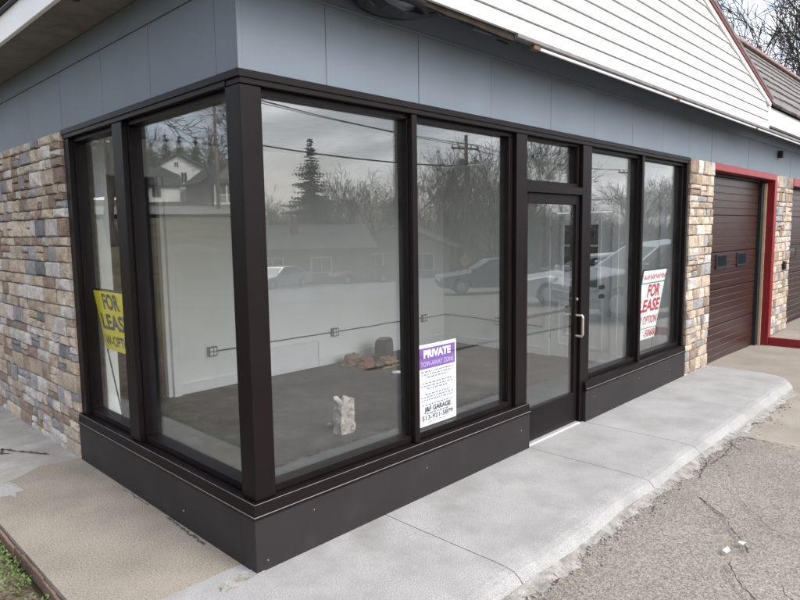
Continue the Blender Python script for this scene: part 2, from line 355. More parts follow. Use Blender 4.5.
# soil bed beside the walkway
b = B(); nx, ny = 26, 60; vs_ = []
for j in range(ny+1):
    for i in range(nx+1):
        x = -2.4+i*(1.585/nx); yy = -1.0+j*(9.0/ny)
        vs_.append((x, yy, -.075+noise.noise(Vector((x*3, yy*3, 0)))*.02+(-.03 if i == nx else 0)))
b.add(vs_, [(j*(nx+1)+i, j*(nx+1)+i+1, (j+1)*(nx+1)+i+1, (j+1)*(nx+1)+i) for j in range(ny) for i in range(nx)])
tag(b.build('soil_bed', DIRT, smooth=True), kind='structure')
# low weeds and grass along the edge: many small leaves
b = B()
for k in range(5200):
    yy = rnd.uniform(-.4, 5.0); x = -.82-abs(rnd.gauss(0, .085))
    if noise.noise(Vector((x*5, yy*3.2, 3)))+rnd.uniform(-.25, .25)+.28 < 0: continue
    z = -.075+rnd.uniform(0, .035); a = rnd.uniform(0, 6.28); s = rnd.uniform(.006, .014); t = rnd.uniform(.2, 1.1)
    d = Vector((math.cos(a), math.sin(a), t)).normalized(); sd_ = Vector((-math.sin(a), math.cos(a), 0)); p = Vector((x, yy, z)); ln = s*rnd.uniform(1.2, 2.4)
    b.add([p, p+d*ln*.5+sd_*s*.5, p+d*ln, p+d*ln*.5-sd_*s*.5], [(0, 1, 2, 3)])
tag(b.build('grass', GRASS, fix=False), 'low green weeds growing along the brick edge of the walkway', 'grass', kind='stuff')

# ---- lot details: crumbled concrete seam, cracks, litter
seam = B()
xs_ = rng(-.6, 6.3, 230); vs_ = []
for i, x in enumerate(xs_):
    w_ = .06+noise.noise(Vector((x*2.2, 0, 7)))*.07+noise.noise(Vector((x*9, 0, 2)))*.05
    y0 = -1.015; y1 = -1.03-max(.004, w_); yc = (y0+y1)/2
    if x > 6.1: y0 += (x-6.1)*.3; y1 += (x-6.1)*.35
    zo = -.033 if x > 4.18 else 0; vs_ += [(x, y0-.02, -.055+zo), (x, yc-.02, -.061+zo+noise.noise(Vector((x*14, 1, 1)))*.005), (x, y1-.02, -.0685+zo)]
seam.add(vs_, [(3*i+a, 3*i+a+1, 3*i+a+4, 3*i+a+3) for i in range(len(xs_)-1) for a in (0, 1)])
lot = bpy.data.objects['parking_lot']
seam.build('cement_seam', CONCD, lot, fix=False)
b = B()
for k in range(900):
    x = rnd.uniform(-.2, 5.8); y = -1.025-abs(rnd.gauss(.04, .06)); s = rnd.uniform(.004, .013)*(1.6 if rnd.random() < .06 else 1)
    bm = bmesh.new(); bmesh.ops.create_cube(bm, size=s)
    for q in bm.verts: q.co = Vector((q.co.x*rnd.uniform(.6, 1.4), q.co.y*rnd.uniform(.6, 1.4), q.co.z*rnd.uniform(.5, 1)))+Vector((x, y-.02, -.066 if x < 4.16 else -.1))
    b.frombm(bm); bm.free()
tag(b.build('gravel', CONCD, fix=False), 'loose crumbs of concrete along the foot of the sidewalk', 'gravel', kind='stuff')
cz = -.0675
for i, (pts, wd) in enumerate([
    ([(2.62, -1.30), (2.44, -1.51), (2.30, -1.60), (2.17, -1.69), (2.02, -1.78)], .010),
    ([(2.75, -1.52), (2.56, -1.69), (2.42, -1.78), (2.42, -1.95), (2.3, -2.1)], .006),
    ([(2.56, -1.69), (2.75, -1.85), (2.8, -2.1)], .004),
    ([(1.86, -1.72), (1.79, -1.76), (1.67, -1.83), (1.55, -1.95)], .010),
    ([(1.80, -1.98), (1.71, -2.02), (1.6, -2.2)], .012),
    ([(4.05, -1.08), (3.85, -1.15), (3.55, -1.17), (3.3, -1.16)], .011),
    ([(3.9, -1.12), (3.78, -1.24)], .010), ([(3.4, -1.12), (3.15, -1.15), (2.95, -1.19)], .010),
    ([(2.3, -1.14), (2.15, -1.17)], .010), ([(1.2, -1.12), (1.0, -1.14)], .014),
    ([(4.15, -1.1), (4.155, -1.5), (4.16, -2.2)], .010), ([(4.18, -1.06), (4.6, -1.07), (5.1, -1.075), (5.6, -1.065), (5.9, -1.05)], .012)]):
    strip('crack', pts, wd*.62, cz+(.0025 if i == 10 else -.031 if i == 11 else 0), DRY, lot, 20+i)
LIT = mat('white_litter', (.8, .8, .78), .7, .3)
for q, (lx, ly) in enumerate(((1.98, -1.67), (2.126, -1.712))):
    b = B(); vs_ = [(lx+dx*.03, ly+dy*.02, -.0655+.006*((i*7+q) % 3)) for i, (dx, dy) in enumerate([(-1, -.6), (.2, -1), (1, .1), (.1, .9), (-.8, .6), (0, 0)])]
    b.add(vs_, [(0, 1, 5), (1, 2, 5), (2, 3, 5), (3, 4, 5), (4, 0, 5)])
    tag(b.build('paper_scrap', LIT, fix=False), ('small white paper scrap on the asphalt nearer the cracked patch', 'small white paper scrap right beside the asphalt crack')[q], 'litter', 'white scraps on the asphalt')

# ================================================================= THE BUILDING
bld = thing('storefront_building', 'corner storefront with dark framed windows, blue fascia, stone veneer and garage bays', 'building')
def part(name, b, ma, parent=None, **k): return b.build(name, ma, parent or bld, **k)

# ---- dark base panels and sill
E_ = .03; ZL = .286; ZS = .368; ZT = 2.534
part('base_panel', B().bbox(-E_, 2.525, -E_, .10, -.05, ZL, .002), PANEL)
part('base_panel', B().bbox(-E_, .08, .1005, 2.443, -.05, ZL, .002), PANEL)
part('base_panel', B().bbox(3.452, 5.86, -E_, .10, -.05, ZL-.004, .002), PANEL)
def sill_front(x0, x1, mitre=False):
    b = B(); prof = [(-.036, ZL+.001), (-.036, ZL+.016), (-.031, ZL+.020), (-.024, ZS-.004), (.10, ZS), (.10, ZL+.001)]
    o = len(b.v); n = len(prof); vs_ = [(x0+(y if mitre else 0), y, z) for y, z in prof]+[(x1, y, z) for y, z in prof]
    b.add(vs_, [tuple(range(n))[::-1], tuple(range(n, 2*n))]+[(i, (i+1) % n, n+(i+1) % n, n+i) for i in range(n)]); return b
part('window_sill', sill_front(0, 2.527, True), BRONZE)
part('window_sill', sill_front(3.450, 5.862), BRONZE)
b = B(); prof = [(-.036, ZL+.001), (-.036, ZL+.016), (-.031, ZL+.020), (-.024, ZS-.004), (.10, ZS), (.10, ZL+.001)]; n = len(prof)
b.add([(y, y, z) for y, z in prof]+[(y, 2.447, z) for y, z in prof], [tuple(range(n)), tuple(range(n, 2*n))[::-1]]+[(i, n+i, n+(i+1) % n, (i+1) % n) for i in range(n)])
part('window_sill', b, BRONZE)
EDGE = mat('worn_highlight_edge', (.16, .14, .14), .5, .4, v=.3, scale=6)  # worn sill lips; their edge highlights are painted in as pale strips
part('worn_highlight_lip', B().tube([(-.0365, -.0365, ZL+.017), (1.2, -.0365, ZL+.0175), (2.527, -.0365, ZL+.017)], .0024, 5), EDGE)
part('worn_highlight_lip', B().tube([(-.0365, -.036, ZL+.017), (-.0365, 2.447, ZL+.017)], .0022, 5), EDGE)
part('worn_highlight_lip', B().tube([(3.45, -.0365, ZL+.017), (5.862, -.0365, ZL+.017)], .0024, 5), EDGE)
part('worn_highlight_lip', B().tube([(-.0245, -.0245, ZS-.003), (-.0245, 2.447, ZS-.003)], .0016, 5), EDGE)
part('worn_highlight_lip', B().tube([(-.0245, -.0245, ZS-.003), (2.527, -.0245, ZS-.003)], .0016, 5), EDGE)
# ---- frame members
FR = .12
def stile(x0, x1, y0=0., y1=FR, z0=ZS, z1=2.47, ma=BRONZE, nm='mullion', parent=None, b=.003): return part(nm, B().bbox(x0, x1, y0, y1, z0+.001, z1-.001, b), ma, parent)
stile(0, .125, 0, .13, nm='corner_post')
stile(1.215, 1.263); stile(2.370, 2.512, z0=-.02); stile(3.391, 3.549, z0=-.02); stile(4.612, 4.660); stile(5.815, 5.862)
stile(0, FR, 1.386, 1.540); stile(0, FR, 2.345, 2.443)
# header band: outer cap and inner lip
part('header_trim', B().bbox(.0, 5.87, -.006, .12, 2.471, ZT, .003), BRONZE)
part('header_trim', B().bbox(-.008, 5.875, -.014, -.0065, 2.50, ZT+.003, .002), BRONZE)
part('header_trim', B().bbox(-.006, .12, .1205, 2.446, 2.471, ZT, .003), BRONZE)
part('header_trim', B().bbox(-.014, -.0065, -.014, 2.45, 2.50, ZT+.003, .002), BRONZE)
GY = .082
def window(x0, x1, z0, z1, side='f', fw=.030, left=.03, right=.03):
    """one glazed light: inner frame rails and a pane, x0..x1 along the wall"""
    wn = bpy.data.objects.new('window', None); col.objects.link(wn); wn.parent = bld
    def bx(a0, a1, d0, d1, zz0, zz1, nm, ma):
        if side == 'f': B().bbox(a0, a1, d0, d1, zz0, zz1, .002).build(nm, ma, wn)
        else: B().bbox(d0, d1, a0, a1, zz0, zz1, .002).build(nm, ma, wn)
    d0, d1 = .035, .125
    bx(x0+.0005, x1-.0005, d0, d1, z1-fw, z1-.0005, 'frame_rail', BRONZE); bx(x0+.0005, x1-.0005, d0, d1, z0+.0005, z0+fw+.012, 'frame_rail', BRONZE)
    bx(x0+.0005, x0+left, d0+.002, d1-.002, z0+fw+.0125, z1-fw-.0005, 'frame_stile', BRONZE); bx(x1-right, x1-.0005, d0+.002, d1-.002, z0+fw+.0125, z1-fw-.0005, 'frame_stile', BRONZE)
    i0, i1, j0, j1 = x0+left-.004, x1-right+.004, z0+fw+.008, z1-fw+.004
    if side == 'f': B().box(i0, i1, GY-.004, GY+.004, j0, j1).build('pane', GLASS, wn)
    else: B().box(GY-.004, GY+.004, i0, i1, j0, j1).build('pane', GLASS, wn)
    return wn
window(.126, 1.2145, ZS+.002, 2.4705, left=.012, right=.008)
window(1.2635, 2.3695, ZS+.002, 2.4705, left=.012, right=.05)
window(3.5495, 4.6115, ZS+.002, 2.4705, left=.012, right=.012)
window(4.6605, 5.8145, ZS+.002, 2.4705, left=.012, right=.04)
window(.1305, 1.3855, ZS+.002, 2.4705, 'l', left=.03, right=.016)
window(1.5405, 2.3445, ZS+.002, 2.4705, 'l', left=.03, right=.016)
window(2.5125, 3.3905, 2.105, 2.4705, left=.01, right=.03, fw=.02)      # transom over the door
part('transom_bar', B().bbox(2.5125, 3.3905, .0, .12, 2.04, 2.104, .003), BRONZE)
# ---- glazed entrance door
dr = bpy.data.objects.new('entrance_door', None); col.objects.link(dr); dr.parent = bld
D0, D1 = 2.516, 3.387; DY0, DY1 = .028, .072
B().bbox(D0, D0+.055, DY0, DY1, .012, 2.036, .003).build('door_stile', BRONZE, dr)
B().bbox(D1-.055, D1, DY0, DY1, .012, 2.036, .003).build('door_stile', BRONZE, dr)
B().bbox(D0+.0555, D1-.0555, DY0, DY1, 1.955, 2.036, .003).build('door_rail', BRONZE, dr)
B().bbox(D0+.0555, D1-.0555, DY0, DY1, .012, .285, .003).build('door_rail', BRONZE, dr)
B().box(D0+.05, D1-.05, .046, .054, .28, 1.96).build('pane', GLASS, dr)
B().tube([(D0+.04, .085, 1.035), (D1-.12, .085, 1.035), (D1-.04, .085, 1.035)], .012, 8).build('push_bar', DARKM, dr)
B().bbox(D1-.10, D1-.03, .0725, .10, 1.0, 1.07, .004).build('latch_case', DARKM, dr)
ALU = mat('brushed_handle', (.62, .56, .48), .3, .5, .8, v=.05)
B().tube([(D1-.03, DY0, .985), (D1-.03, -.030, .985), (D1-.031, -.040, .970), (D1-.032, -.040, .90), (D1-.031, -.040, .815), (D1-.03, -.030, .80), (D1-.03, DY0, .80)], .011, 8).build('pull_handle', ALU, dr)
B().lathe([(.013, 0), (.013, .012), (.008, .014)], (D1-.03, DY0-.013, 1.13), 1, 12).build('lock_cylinder', ALU, dr)
B().bbox(D0-.02, D0+.018, -.012, DY0-.001, .305, .325, .002).build('pivot_clip', ALU, dr)
B().bbox(D0-.004, D1+.004, -.012, .1, -.004, .011, .003).build('threshold', mat('bright_aluminium', (.75, .75, .75), .35, .5, .6, v=.05), dr)
# door side gap plates below the sill
part('jamb_return', B().bbox(2.5265, 2.5320, -.026, .026, -.01, ZL, .001), DARKM)
# screws on the base panels
for (x, z) in ((.04, .05), (.35, .22), (1.29, .19), (2.41, .17), (3.62, .2), (4.6, .2), (5.4, .15)):
    part('screw', B().lathe([(.004, 0), (.003, -.002)], (x, -E_, z), 1, 8), ALU)
part('screw', B().lathe([(.004, 0), (.003, -.002)], (-E_, .75, .10), 0, 8), ALU)

# ---- blue fascia panels, front and left
xe = [-.012, .55, 1.29, 2.05, 2.86, 3.60, 4.37, 5.12, 5.87, 6.62, 7.37, 8.12, 8.87, 9.62, 10.4, 11.1, 11.9, 12.7, 13.5, 14.3]
for i in range(len(xe)-1):
    z0 = ZT+.003
    part('fascia_panel', B().bbox(xe[i]+(.0015 if i else .012+.014), xe[i+1]-.002, .006+rnd.uniform(0, .003), .03, z0, 2.958, .0015), BLUE)
ye = [-.006, .215, .96, 1.67, 2.46, 3.24, 4.0, 4.75, 5.5, 6.3, 7.1, 7.9]
for i in range(len(ye)-1):
    part('fascia_panel', B().bbox(.006+rnd.uniform(0, .003), .03, ye[i]+(.0015 if i else .014), ye[i+1]-.002, ZT+.003, 2.958, .0015), BLUE)
part('corner_trim', B().bbox(.000, .026, .000, .0075, ZT+.004, 2.958, .002), BLUE)
# sill batten + upper strip
part('batten', B().bbox(-.004, 14.3, -.004, .03, 2.9585, 2.972, .002), BLUE)
part('batten', B().bbox(-.004, .03, .031, 7.9, 2.9585, 2.972, .002), BLUE)
part('upper_board', B().bbox(.0, 14.3, .0, .03, 2.9725, 3.118, .002), BLUE)
part('upper_board', B().bbox(.0, .03, .031, 7.9, 2.9725, 3.118, .002), BLUE)
# structural wall behind fascia
part('header_wall', B().box(.032, 14.3, .032, .20, 2.54, 3.2), CAVITY)
part('header_wall', B().box(.032, .20, .201, 7.9, 2.54, 3.2), CAVITY)

# ---- stone veneer
def stones(parent, u0, u1, z0, z1, axis, face, back, seed, keep=None, pal=None):
    """ledge stones on a wall: axis 'x' = front wall (u is x, face is y), 'y' = left wall"""
    rg = random.Random(seed); z = z0; cnt = 0; bulk = B(); pal = pal or [0]*6+[1]*6+[2]*4+[3]*2+[4]*4+[5]*1+[6]*5
    while z < z1-.03:
        h = rg.choice([.075, .095, .11, .125, .145]); h = min(h, z1-z)
        if z1-(z+h) < .05: h = z1-z
        u = u0
        while u < u1-.005:
            wd = rg.uniform(.10, .20) if rg.random() < .55 else rg.uniform(.2, .34); 
            if h > .12: wd = max(wd, .14)
            if u1-(u+wd) < .08: wd = u1-u
            wd = min(wd, u1-u)
            cells = [(z, h)]
            if h > .105 and rg.random() < .22: s = rg.uniform(.4, .6); cells = [(z, h*s), (z+h*s, h*(1-s))]
            for (cz_, ch) in cells:
                g = .0026; du = wd/2-g; dz_ = ch/2-g; dep = rg.uniform(.0, .018)
                uc = u+wd/2; zc = cz_+ch/2; fr = face-dep
                j = lambda k: rg.uniform(-k, k)
                ring0 = [(-du+j(.004), -dz_+j(.003)), (du+j(.004), -dz_+j(.003)), (du+j(.004), dz_+j(.003)), (-du+j(.004), dz_+j(.003))]
                # 8-gon rings so outlines are uneven
                def oct_(k, jj):
                    pts = []
                    for a in range(4):
                        p, q = ring0[a], ring0[(a+1) % 4]
                        pts.append((p[0]*k+j(jj), p[1]*k+j(jj))); pts.append(((p[0]+q[0])/2*k+j(jj*1.3), (p[1]+q[1])/2*k+j(jj*1.3)))
                    return pts
                insx = 1-min(.3, .010/min(du, dz_))
                A = oct_(1, 0.0008); C_ = oct_(insx, .003)
                vs2 = [(a, back-fr, c) for a, c in A]+[(a, .013+j(.004), c) for a, c in A]+[(a, j(.004), c) for a, c in C_]+[(j(.01), -rg.uniform(.0, .012), j(.01))]
                fs2 = []
                for a in range(8):
                    fs2.append((a, (a+1) % 8, 8+(a+1) % 8, 8+a)); fs2.append((8+a, 8+(a+1) % 8, 16+(a+1) % 8, 16+a)); fs2.append((16+a, 16+(a+1) % 8, 24))
                if axis == 'x': loc = (uc, fr, zc)
                else: loc = (fr, uc, zc); vs2 = [(y_, x_, z_) for x_, y_, z_ in vs2]
                if keep and not keep(uc):
                    bulk.add([(p[0]+loc[0], p[1]+loc[1], p[2]+loc[2]) for p in vs2], fs2); continue
                ma = STONES[rg.choice(pal)]
                B().add(vs2, fs2).build('stone', ma, parent, loc); cnt += 1
            u += wd
        z += h
    if bulk.v: tag(bulk.build('stone_veneer', STONES[1], parent, fix=False), kind='stuff')
    return cnt
sw = part('stone_wall', B().box(.006, .20, 2.448, 8.0, -.06, 2.533), MORTAR)
c1 = stones(sw, 2.452, 7.9, -.015, 2.53, 'y', -.022, .012, 11, keep=lambda u: u < 5.05)
p1 = part('stone_pillar', B().box(5.885, 6.60, .006, .30, -.12, 2.535), MORTAR)
warm = [0]*4+[1]*7+[6]*2+[2]*3+[4]*5
c2 = stones(p1, 5.872, 6.63, -.115, 2.532, 'x', -.024, .012, 12, pal=warm)
p2 = part('stone_pillar', B().box(9.50, 10.46, .006, .30, -.01, 2.535), MORTAR)
c3 = stones(p2, 9.475, 10.5, .0, 2.532, 'x', -.024, .012, 13, pal=warm)
c4 = stones(p1, -.12, 0, 0, .0, 'x', 0, 0, 1) if 0 else 0
print('stones', c1, c2, c3)
part('outlet_box', B().bbox(10.03, 10.12, -.075, -.03, 1.03, 1.17, .006), DARKM)
part('wall_light', B().bbox(9.58, 9.66, -.07, .004, 2.80, 2.91, .006), DARKM)

# ---- garage bay
GZ = -.125
part('red_header', B().bbox(6.64, 9.47, -.035, .10, 2.445, 2.532, .004), RED)
part('red_jamb', B().bbox(9.335, 9.47, -.045, .09, GZ, 2.444, .004), RED)
part('door_track', B().box(6.61, 6.70, .10, .26, GZ, 2.41), DARKM)
part('door_seal', B().bbox(9.315, 9.334, .06, .10, GZ, 2.40, .003), TAN)
part('header_seal', B().box(6.70, 9.2, .125, .26, 2.412, 2.45), DARKM)
part('door_track', B().box(9.20, 9.33, .1005, .26, GZ, 2.41), DARKM)
part('red_header', B().bbox(10.52, 13.4, -.035, .10, 2.405, 2.532, .004), RED)
def garage_door(x0, x1, wins):
    gd = bpy.data.objects.new('garage_door', None); col.objects.link(gd); gd.parent = bld
    z = GZ+.02; hh = (2.41-z)/5
    for k in range(5):
        # ribbed steel section, extruded profile
        prof = []; nr = 5; zz = z+.004
        for q in range(nr):
            s = (hh-.008)/nr
            prof += [(.150, zz), (.150, zz+s*.80), (.156, zz+s*.86), (.156, zz+s*.94)]; zz += s
        prof += [(.150, z+hh-.004), (.19, z+hh-.004), (.19, z+.004)]
        B().prism(prof, 0, x0, x1).build('door_panel', BROWN, gd)
        z += hh
    B().box(x0, x1, .152, .19, GZ, GZ+.0185).build('bottom_seal', DARKM, gd)
    for (a, c) in wins:
        wz0, wz1 = 1.17, 1.37
        B().bbox(a, c, .135, .1495, wz0, wz0+.025, .002).build('window_frame', DARKM, gd); B().bbox(a, c, .135, .1495, wz1-.025, wz1, .002).build('window_frame', DARKM, gd)
        B().bbox(a, a+.03, .135, .1495, wz0+.0255, wz1-.0255, .002).build('window_frame', DARKM, gd); B().bbox(c-.03, c, .135, .1495, wz0+.0255, wz1-.0255, .002).build('window_frame', DARKM, gd)
        B().box(a+.03, c-.03, .141, .147, wz0+.0255, wz1-.0255).build('window_pane', mat('dark_window_glass', (.015, .018, .022), .06, .6, v=.05), gd)
garage_door(6.70, 9.2, [(7.36, 7.80), (8.27, 8.70)])
garage_door(10.55, 13.4, [(11.2, 11.7)])
part('garage_wall', B().box(6.605, 14.3, .27, .40, -.15, 2.55), CAVITY)
part('garage_wall', B().box(13.42, 14.3, .0, .27, -.15, 2.536), BLUE)
# raised concrete stoop with red painted edge
part('stoop', B().bbox(9.42, 14.3, -1.9, .12, -.25, -.005, .006), APRON)
part('stoop_kerb', B().bbox(9.37, 9.4195, -1.9, -.047, -.25, .0, .006), RED)

# ---- soffit, gutter strip, gable
YG = -.31          # gable face
SZ = 3.12
part('soffit', B().box(-.315, -.0005, -.25, 8.2, SZ, SZ+.012), SOFFIT)
# front soffit with a missing length: broken edge strips show the dark rafter space
part('soffit', B().box(.0, .95, YG+.035, .0, SZ, SZ+.012), SOFFIT)
part('soffit', B().box(2.17, 14.3, YG+.035, .0, SZ, SZ+.012), BLUE)
part('soffit', B().box(.951, 2.169, -.10, .0, SZ, SZ+.012), BLUE)
part('rafter_space', B().box(-.29, 14.3, -.19, .6, 3.30, 3.32), CAVITY)
rg = random.Random(5)
for k in range(9):   # torn soffit strips
    x = .98+k*.13; ln = rg.uniform(.10, .22); yy = -.15-rg.uniform(0, .11); zz = SZ-.03-rg.uniform(0, .09)
    b = B(); b.add([(x, yy, zz+.006), (x+ln, yy+rg.uniform(-.02, .02), zz), (x+ln*.9, yy+.035, zz+.012), (x+.01, yy+.03, zz+.010), (x, yy, zz+.010), (x+ln, yy, zz+.004), (x+ln*.9, yy+.035, zz+.016), (x+.01, yy+.03, zz+.014)],
                   [(3, 2, 1, 0), (4, 5, 6, 7), (0, 1, 5, 4), (1, 2, 6, 5), (2, 3, 7, 6), (3, 0, 4, 7)])
    part('torn_soffit_or_dark_hole', b, (SOFFIT, CAVITY, BLUE)[k % 3])
# oval black fixture under the eave, with a sagging strap
def oval(b, cx, k):
    b.v = [((x-cx)*k+cx, y, z) for x, y, z in b.v]; return b
rl = part('soffit_light', oval(B().lathe([(.02, .12), (.11, .115), (.15, .08), (.165, .03), (.165, -.005), (.150, -.022), (.118, -.022), (.112, .01), (.04, .015)], (.90, -.16, 3.0), 2, 36), .90, 1.55), DARKM, smooth=True)
oval(B().lathe([(.110, 0), (.09, -.010), (.05, -.016), (.004, -.018)], (.90, -.16, 3.013), 2, 28), .90, 1.55).build('lens', mat('frosted_lens', (.34, .37, .42), .2, .5, v=.15, scale=12), rl, smooth=True)
b = B(); pts = [(.50, 3.06), (.60, 2.985), (.72, 2.94), (.86, 2.925), (1.0, 2.945), (1.12, 2.985), (1.26, 3.03)]
vs_ = []
pts = [(x+.07, z+.022) for x, z in pts]
for (x, z) in pts: vs_ += [(x, -.225, z), (x, -.165, z-.012), (x, -.165, z-.004), (x, -.225, z+.008)]
b.add(vs_, [(4*i+a, 4*i+(a+1) % 4, 4*i+4+(a+1) % 4, 4*i+4+a) for i in range(len(pts)-1) for a in range(4)]+[(0, 1, 2, 3), tuple(range(4*len(pts)-4, 4*len(pts)))])
part('sagging_strap', b, DARKM)
# gable: siding boards clipped by the rake
GX0, GX1, GA, GZ0, GPK = -.33, 7.70, 3.68, 3.31, 4.45
def rakez(x): return GZ0+(GPK-GZ0)*(1-abs(x-GA)/((GX1-GX0)/2))
gw = bpy.data.objects.new('gable_wall', None); col.objects.link(gw); gw.parent = bld
BH = .1072; z = 3.017; k = 0
while z < GPK-.05:
    z1 = z+BH
    def span(zz):
        if zz <= GZ0: return GX0+.02, GX1-.02
        d = (GPK-zz)/(GPK-GZ0)*(GX1-GX0)/2; return GA-d+.03, GA+d-.03
    a0, a1 = span(z); c0, c1 = span(z1) if z1 < GPK-.02 else (GA-.02, GA+.02)
    if a1-a0 < .2: break
    # bottom of each board stands proud, top stops short of the next
    b = B(); vs2 = [(a0, YG-.017, z), (a1, YG-.017, z), (c1, YG-.002, z1-.010), (c0, YG-.002, z1-.010), (a0, YG+.012, z), (a1, YG+.012, z), (c1, YG+.012, z1-.010), (c0, YG+.012, z1-.010)]
    b.add(vs2, [(0, 1, 2, 3), (7, 6, 5, 4), (1, 0, 4, 5), (2, 1, 5, 6), (3, 2, 6, 7), (0, 3, 7, 4)])
    b.build('siding_board', VINYL, gw); z = z1; k += 1
B().prism([(GX0, 3.017), (GX1, 3.017), (GX1, 3.28), (GA, GPK-.02), (GX0, 3.28)], 1, YG+.0085, YG+.03).build('sheathing', mat('lap_shadow_sheathing', (.22, .22, .225), .8, .2), gw)  # grey bared between the boards stands in for their lap shadows
B().bbox(GX1-.019, GX1+.022, YG-.018, YG+.04, 3.012, 3.30, .003).build('corner_board', VINYL, gw)
# grey metal drip channel and thin white tube light on clips below the siding
GREYM = mat('grey_metal_edge', (.16, .15, .145), .55, .4, v=.2, scale=9)
part('drip_channel', B().bbox(1.88, 14.3, YG-.022, YG+.02, 2.988, 3.0165, .003), GREYM)
TUBE = mat('white_tube', (.82, .83, .83), .3, .5, v=.02)
for (a, c) in ((2.18, 4.62), (4.68, 7.22), (7.28, 10.0), (10.06, 13)):
    part('tube_light', B().tube([(a, YG+.004, 2.974), (c, YG+.004, 2.974)], .0115, 8), TUBE)
RUST = mat('rusty_clip', (.13, .085, .055), .8, .3, v=.3, scale=20)
for x in (2.135, 4.65, 7.25, 10.03): part('tube_clip', B().bbox(x-.045, x+.03, YG-.012, YG+.03, 2.955, 2.9875, .004), RUST)
# ragged dark strip painted as the shaded hole where soffit has come away
part('torn_soffit_or_dark_hole', B().prism([(-.3, 2.99), (1.05, 2.985), (1.2, 2.975), (1.4, 2.98), (1.62, 2.97), (1.875, 2.968), (1.875, 3.016), (-.3, 3.016)], 1, YG+.006, YG+.03), CAVITY)
# rakes and roof planes of the gable
MAROON = mat('maroon_drip_edge', (.13, .022, .02), .5, .4, v=.2, scale=6)
for sgn, ex in ((1, GX1), (-1, GX0)):
    e0 = (ex+sgn*.03, GZ0-.012); pk = (GA, GPK-.004)
    part('rake_board', B().prism([e0, pk, (pk[0], pk[1]+.05), (e0[0], e0[1]+.05)], 1, YG-.03, YG+.03), WHITE)
    part('rake_drip_edge', B().prism([(e0[0]+sgn*.0, e0[1]+.051), (pk[0], pk[1]+.051), (pk[0], pk[1]+.085), (e0[0], e0[1]+.085)], 1, YG-.045, YG+.03), MAROON)
    part('roof_plane', B().prism([(e0[0], e0[1]+.086), (pk[0], pk[1]+.086), (pk[0], pk[1]+.12), (e0[0]+sgn*.02, e0[1]+.12)], 1, YG-.05, 8.2), SHINGLE)
# left eave fascia board
part('eave_board', B().bbox(-.345, -.3155, -.25, 8.2, SZ-.006, 3.285, .003), WHITE)
part('eave_drip_edge', B().bbox(-.375, -.3455, -.25, 8.2, 3.287, 3.30, .002), DARKM)
part('fixture_knob', B().lathe([(.02, .0), (.028, -.01), (.02, -.022), (.006, -.026)], (-.27, 1.25, SZ), 2, 14), mat('rusty_knob', (.06, .035, .025), .7, .3))
# ---- garage wing roof: eave board and stepped shingle courses
part('eave_board', B().bbox(GX1+.025, 26, YG-.02, YG+.03, 3.062, 3.295, .004), WHITE)
rf = bpy.data.objects.new('garage_roof', None); col.objects.link(rf); rf.parent = bld
ry0, rz0, ry1, rz1 = YG-.06, 3.30, 1.5, 5.40; NC = 8
for k in range(NC):
    t0, t1 = k/NC, (k+1)/NC; b = B(); x = 7.76+(k % 2)*.12
    nrm = Vector((0, -(rz1-rz0), ry1-ry0)).normalized()
    while x < 27:
        ww = rnd.uniform(.2, .36); j0 = rnd.uniform(-.008, .008)
        lo = Vector((0, ry0+(ry1-ry0)*(t0+j0), rz0+(rz1-rz0)*(t0+j0)))+nrm*.030; hi = Vector((0, ry0+(ry1-ry0)*(t1+.02), rz0+(rz1-rz0)*(t1+.02)))+nrm*.004; lo2 = lo-nrm*.03
        x1 = x+ww-.012
        b.add([(x, lo.y, lo.z), (x1, lo.y, lo.z), (x1, hi.y, hi.z), (x, hi.y, hi.z), (x, lo2.y, lo2.z), (x1, lo2.y, lo2.z)], [(0, 1, 2, 3), (4, 5, 1, 0), (0, 3, 4), (1, 5, 2)])
        x += ww
    tag(b.build('shingle_course', SHINGLE, rf, fix=False), kind='stuff')
B().add([(7.76, ry0, rz0-.01), (27, ry0, rz0-.01), (27, ry1, rz1-.01), (7.76, ry1, rz1-.01), (27, 3.3, rz0), (7.76, 3.3, rz0)], [(0, 1, 2, 3), (3, 2, 4, 5)]).build('roof_deck', CAVITY, rf)
for i in range(54):
    x = 7.9+i*.35; B().bbox(-.17, .17, -.09, .09, -.02, .05, .01).build('ridge_cap', RIDGE, rf, (x, ry1, rz1+.03))

# ---- interior: floor, walls, ceiling, trim
part('interior_floor', B().box(.09, 6.1, .12, 7.0, -.06, .0), FLOOR)
bw_ = part('interior_wall', B().box(1.43, 6.05, 3.72, 3.86, 0, 2.72), WALL_IN)
part('interior_wall', B().box(5.90, 6.05, .30, .915, 0, 2.72).box(5.90, 6.05, 1.80, 3.7195, 0, 2.72).box(5.90, 6.05, .9155, 1.7995, 1.97, 2.72), WALL_IN)
part('interior_wall', B().box(5.86, 6.05, .125, .2995, 0, 2.72), WALL_IN)
part('interior_wall', B().box(.42, .745, 3.70, 3.86, 0, 2.72), WALL_IN)
part('interior_wall', B().box(.201, .4195, 3.72, 3.86, 0, 2.72), WALL_IN)
part('interior_wall', B().box(.7455, 1.4295, 3.72, 3.86, 2.35, 2.72), WALL_IN)
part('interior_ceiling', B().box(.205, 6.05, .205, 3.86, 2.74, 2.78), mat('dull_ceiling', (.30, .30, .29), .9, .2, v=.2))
part('interior_wall', B().box(.205, 2.2, 6.4, 6.5, 0, 2.72), DARKROOM)
part('interior_wall', B().box(2.2, 2.3, 3.865, 6.4, 0, 2.72), DARKROOM)
part('interior_ceiling', B().box(.205, 2.3, 3.865, 6.5, 2.74, 2.78), DARKROOM)
part('interior_wall', B().box(.205, .30, 2.45, 3.699, 0, 2.72), WALL_IN)
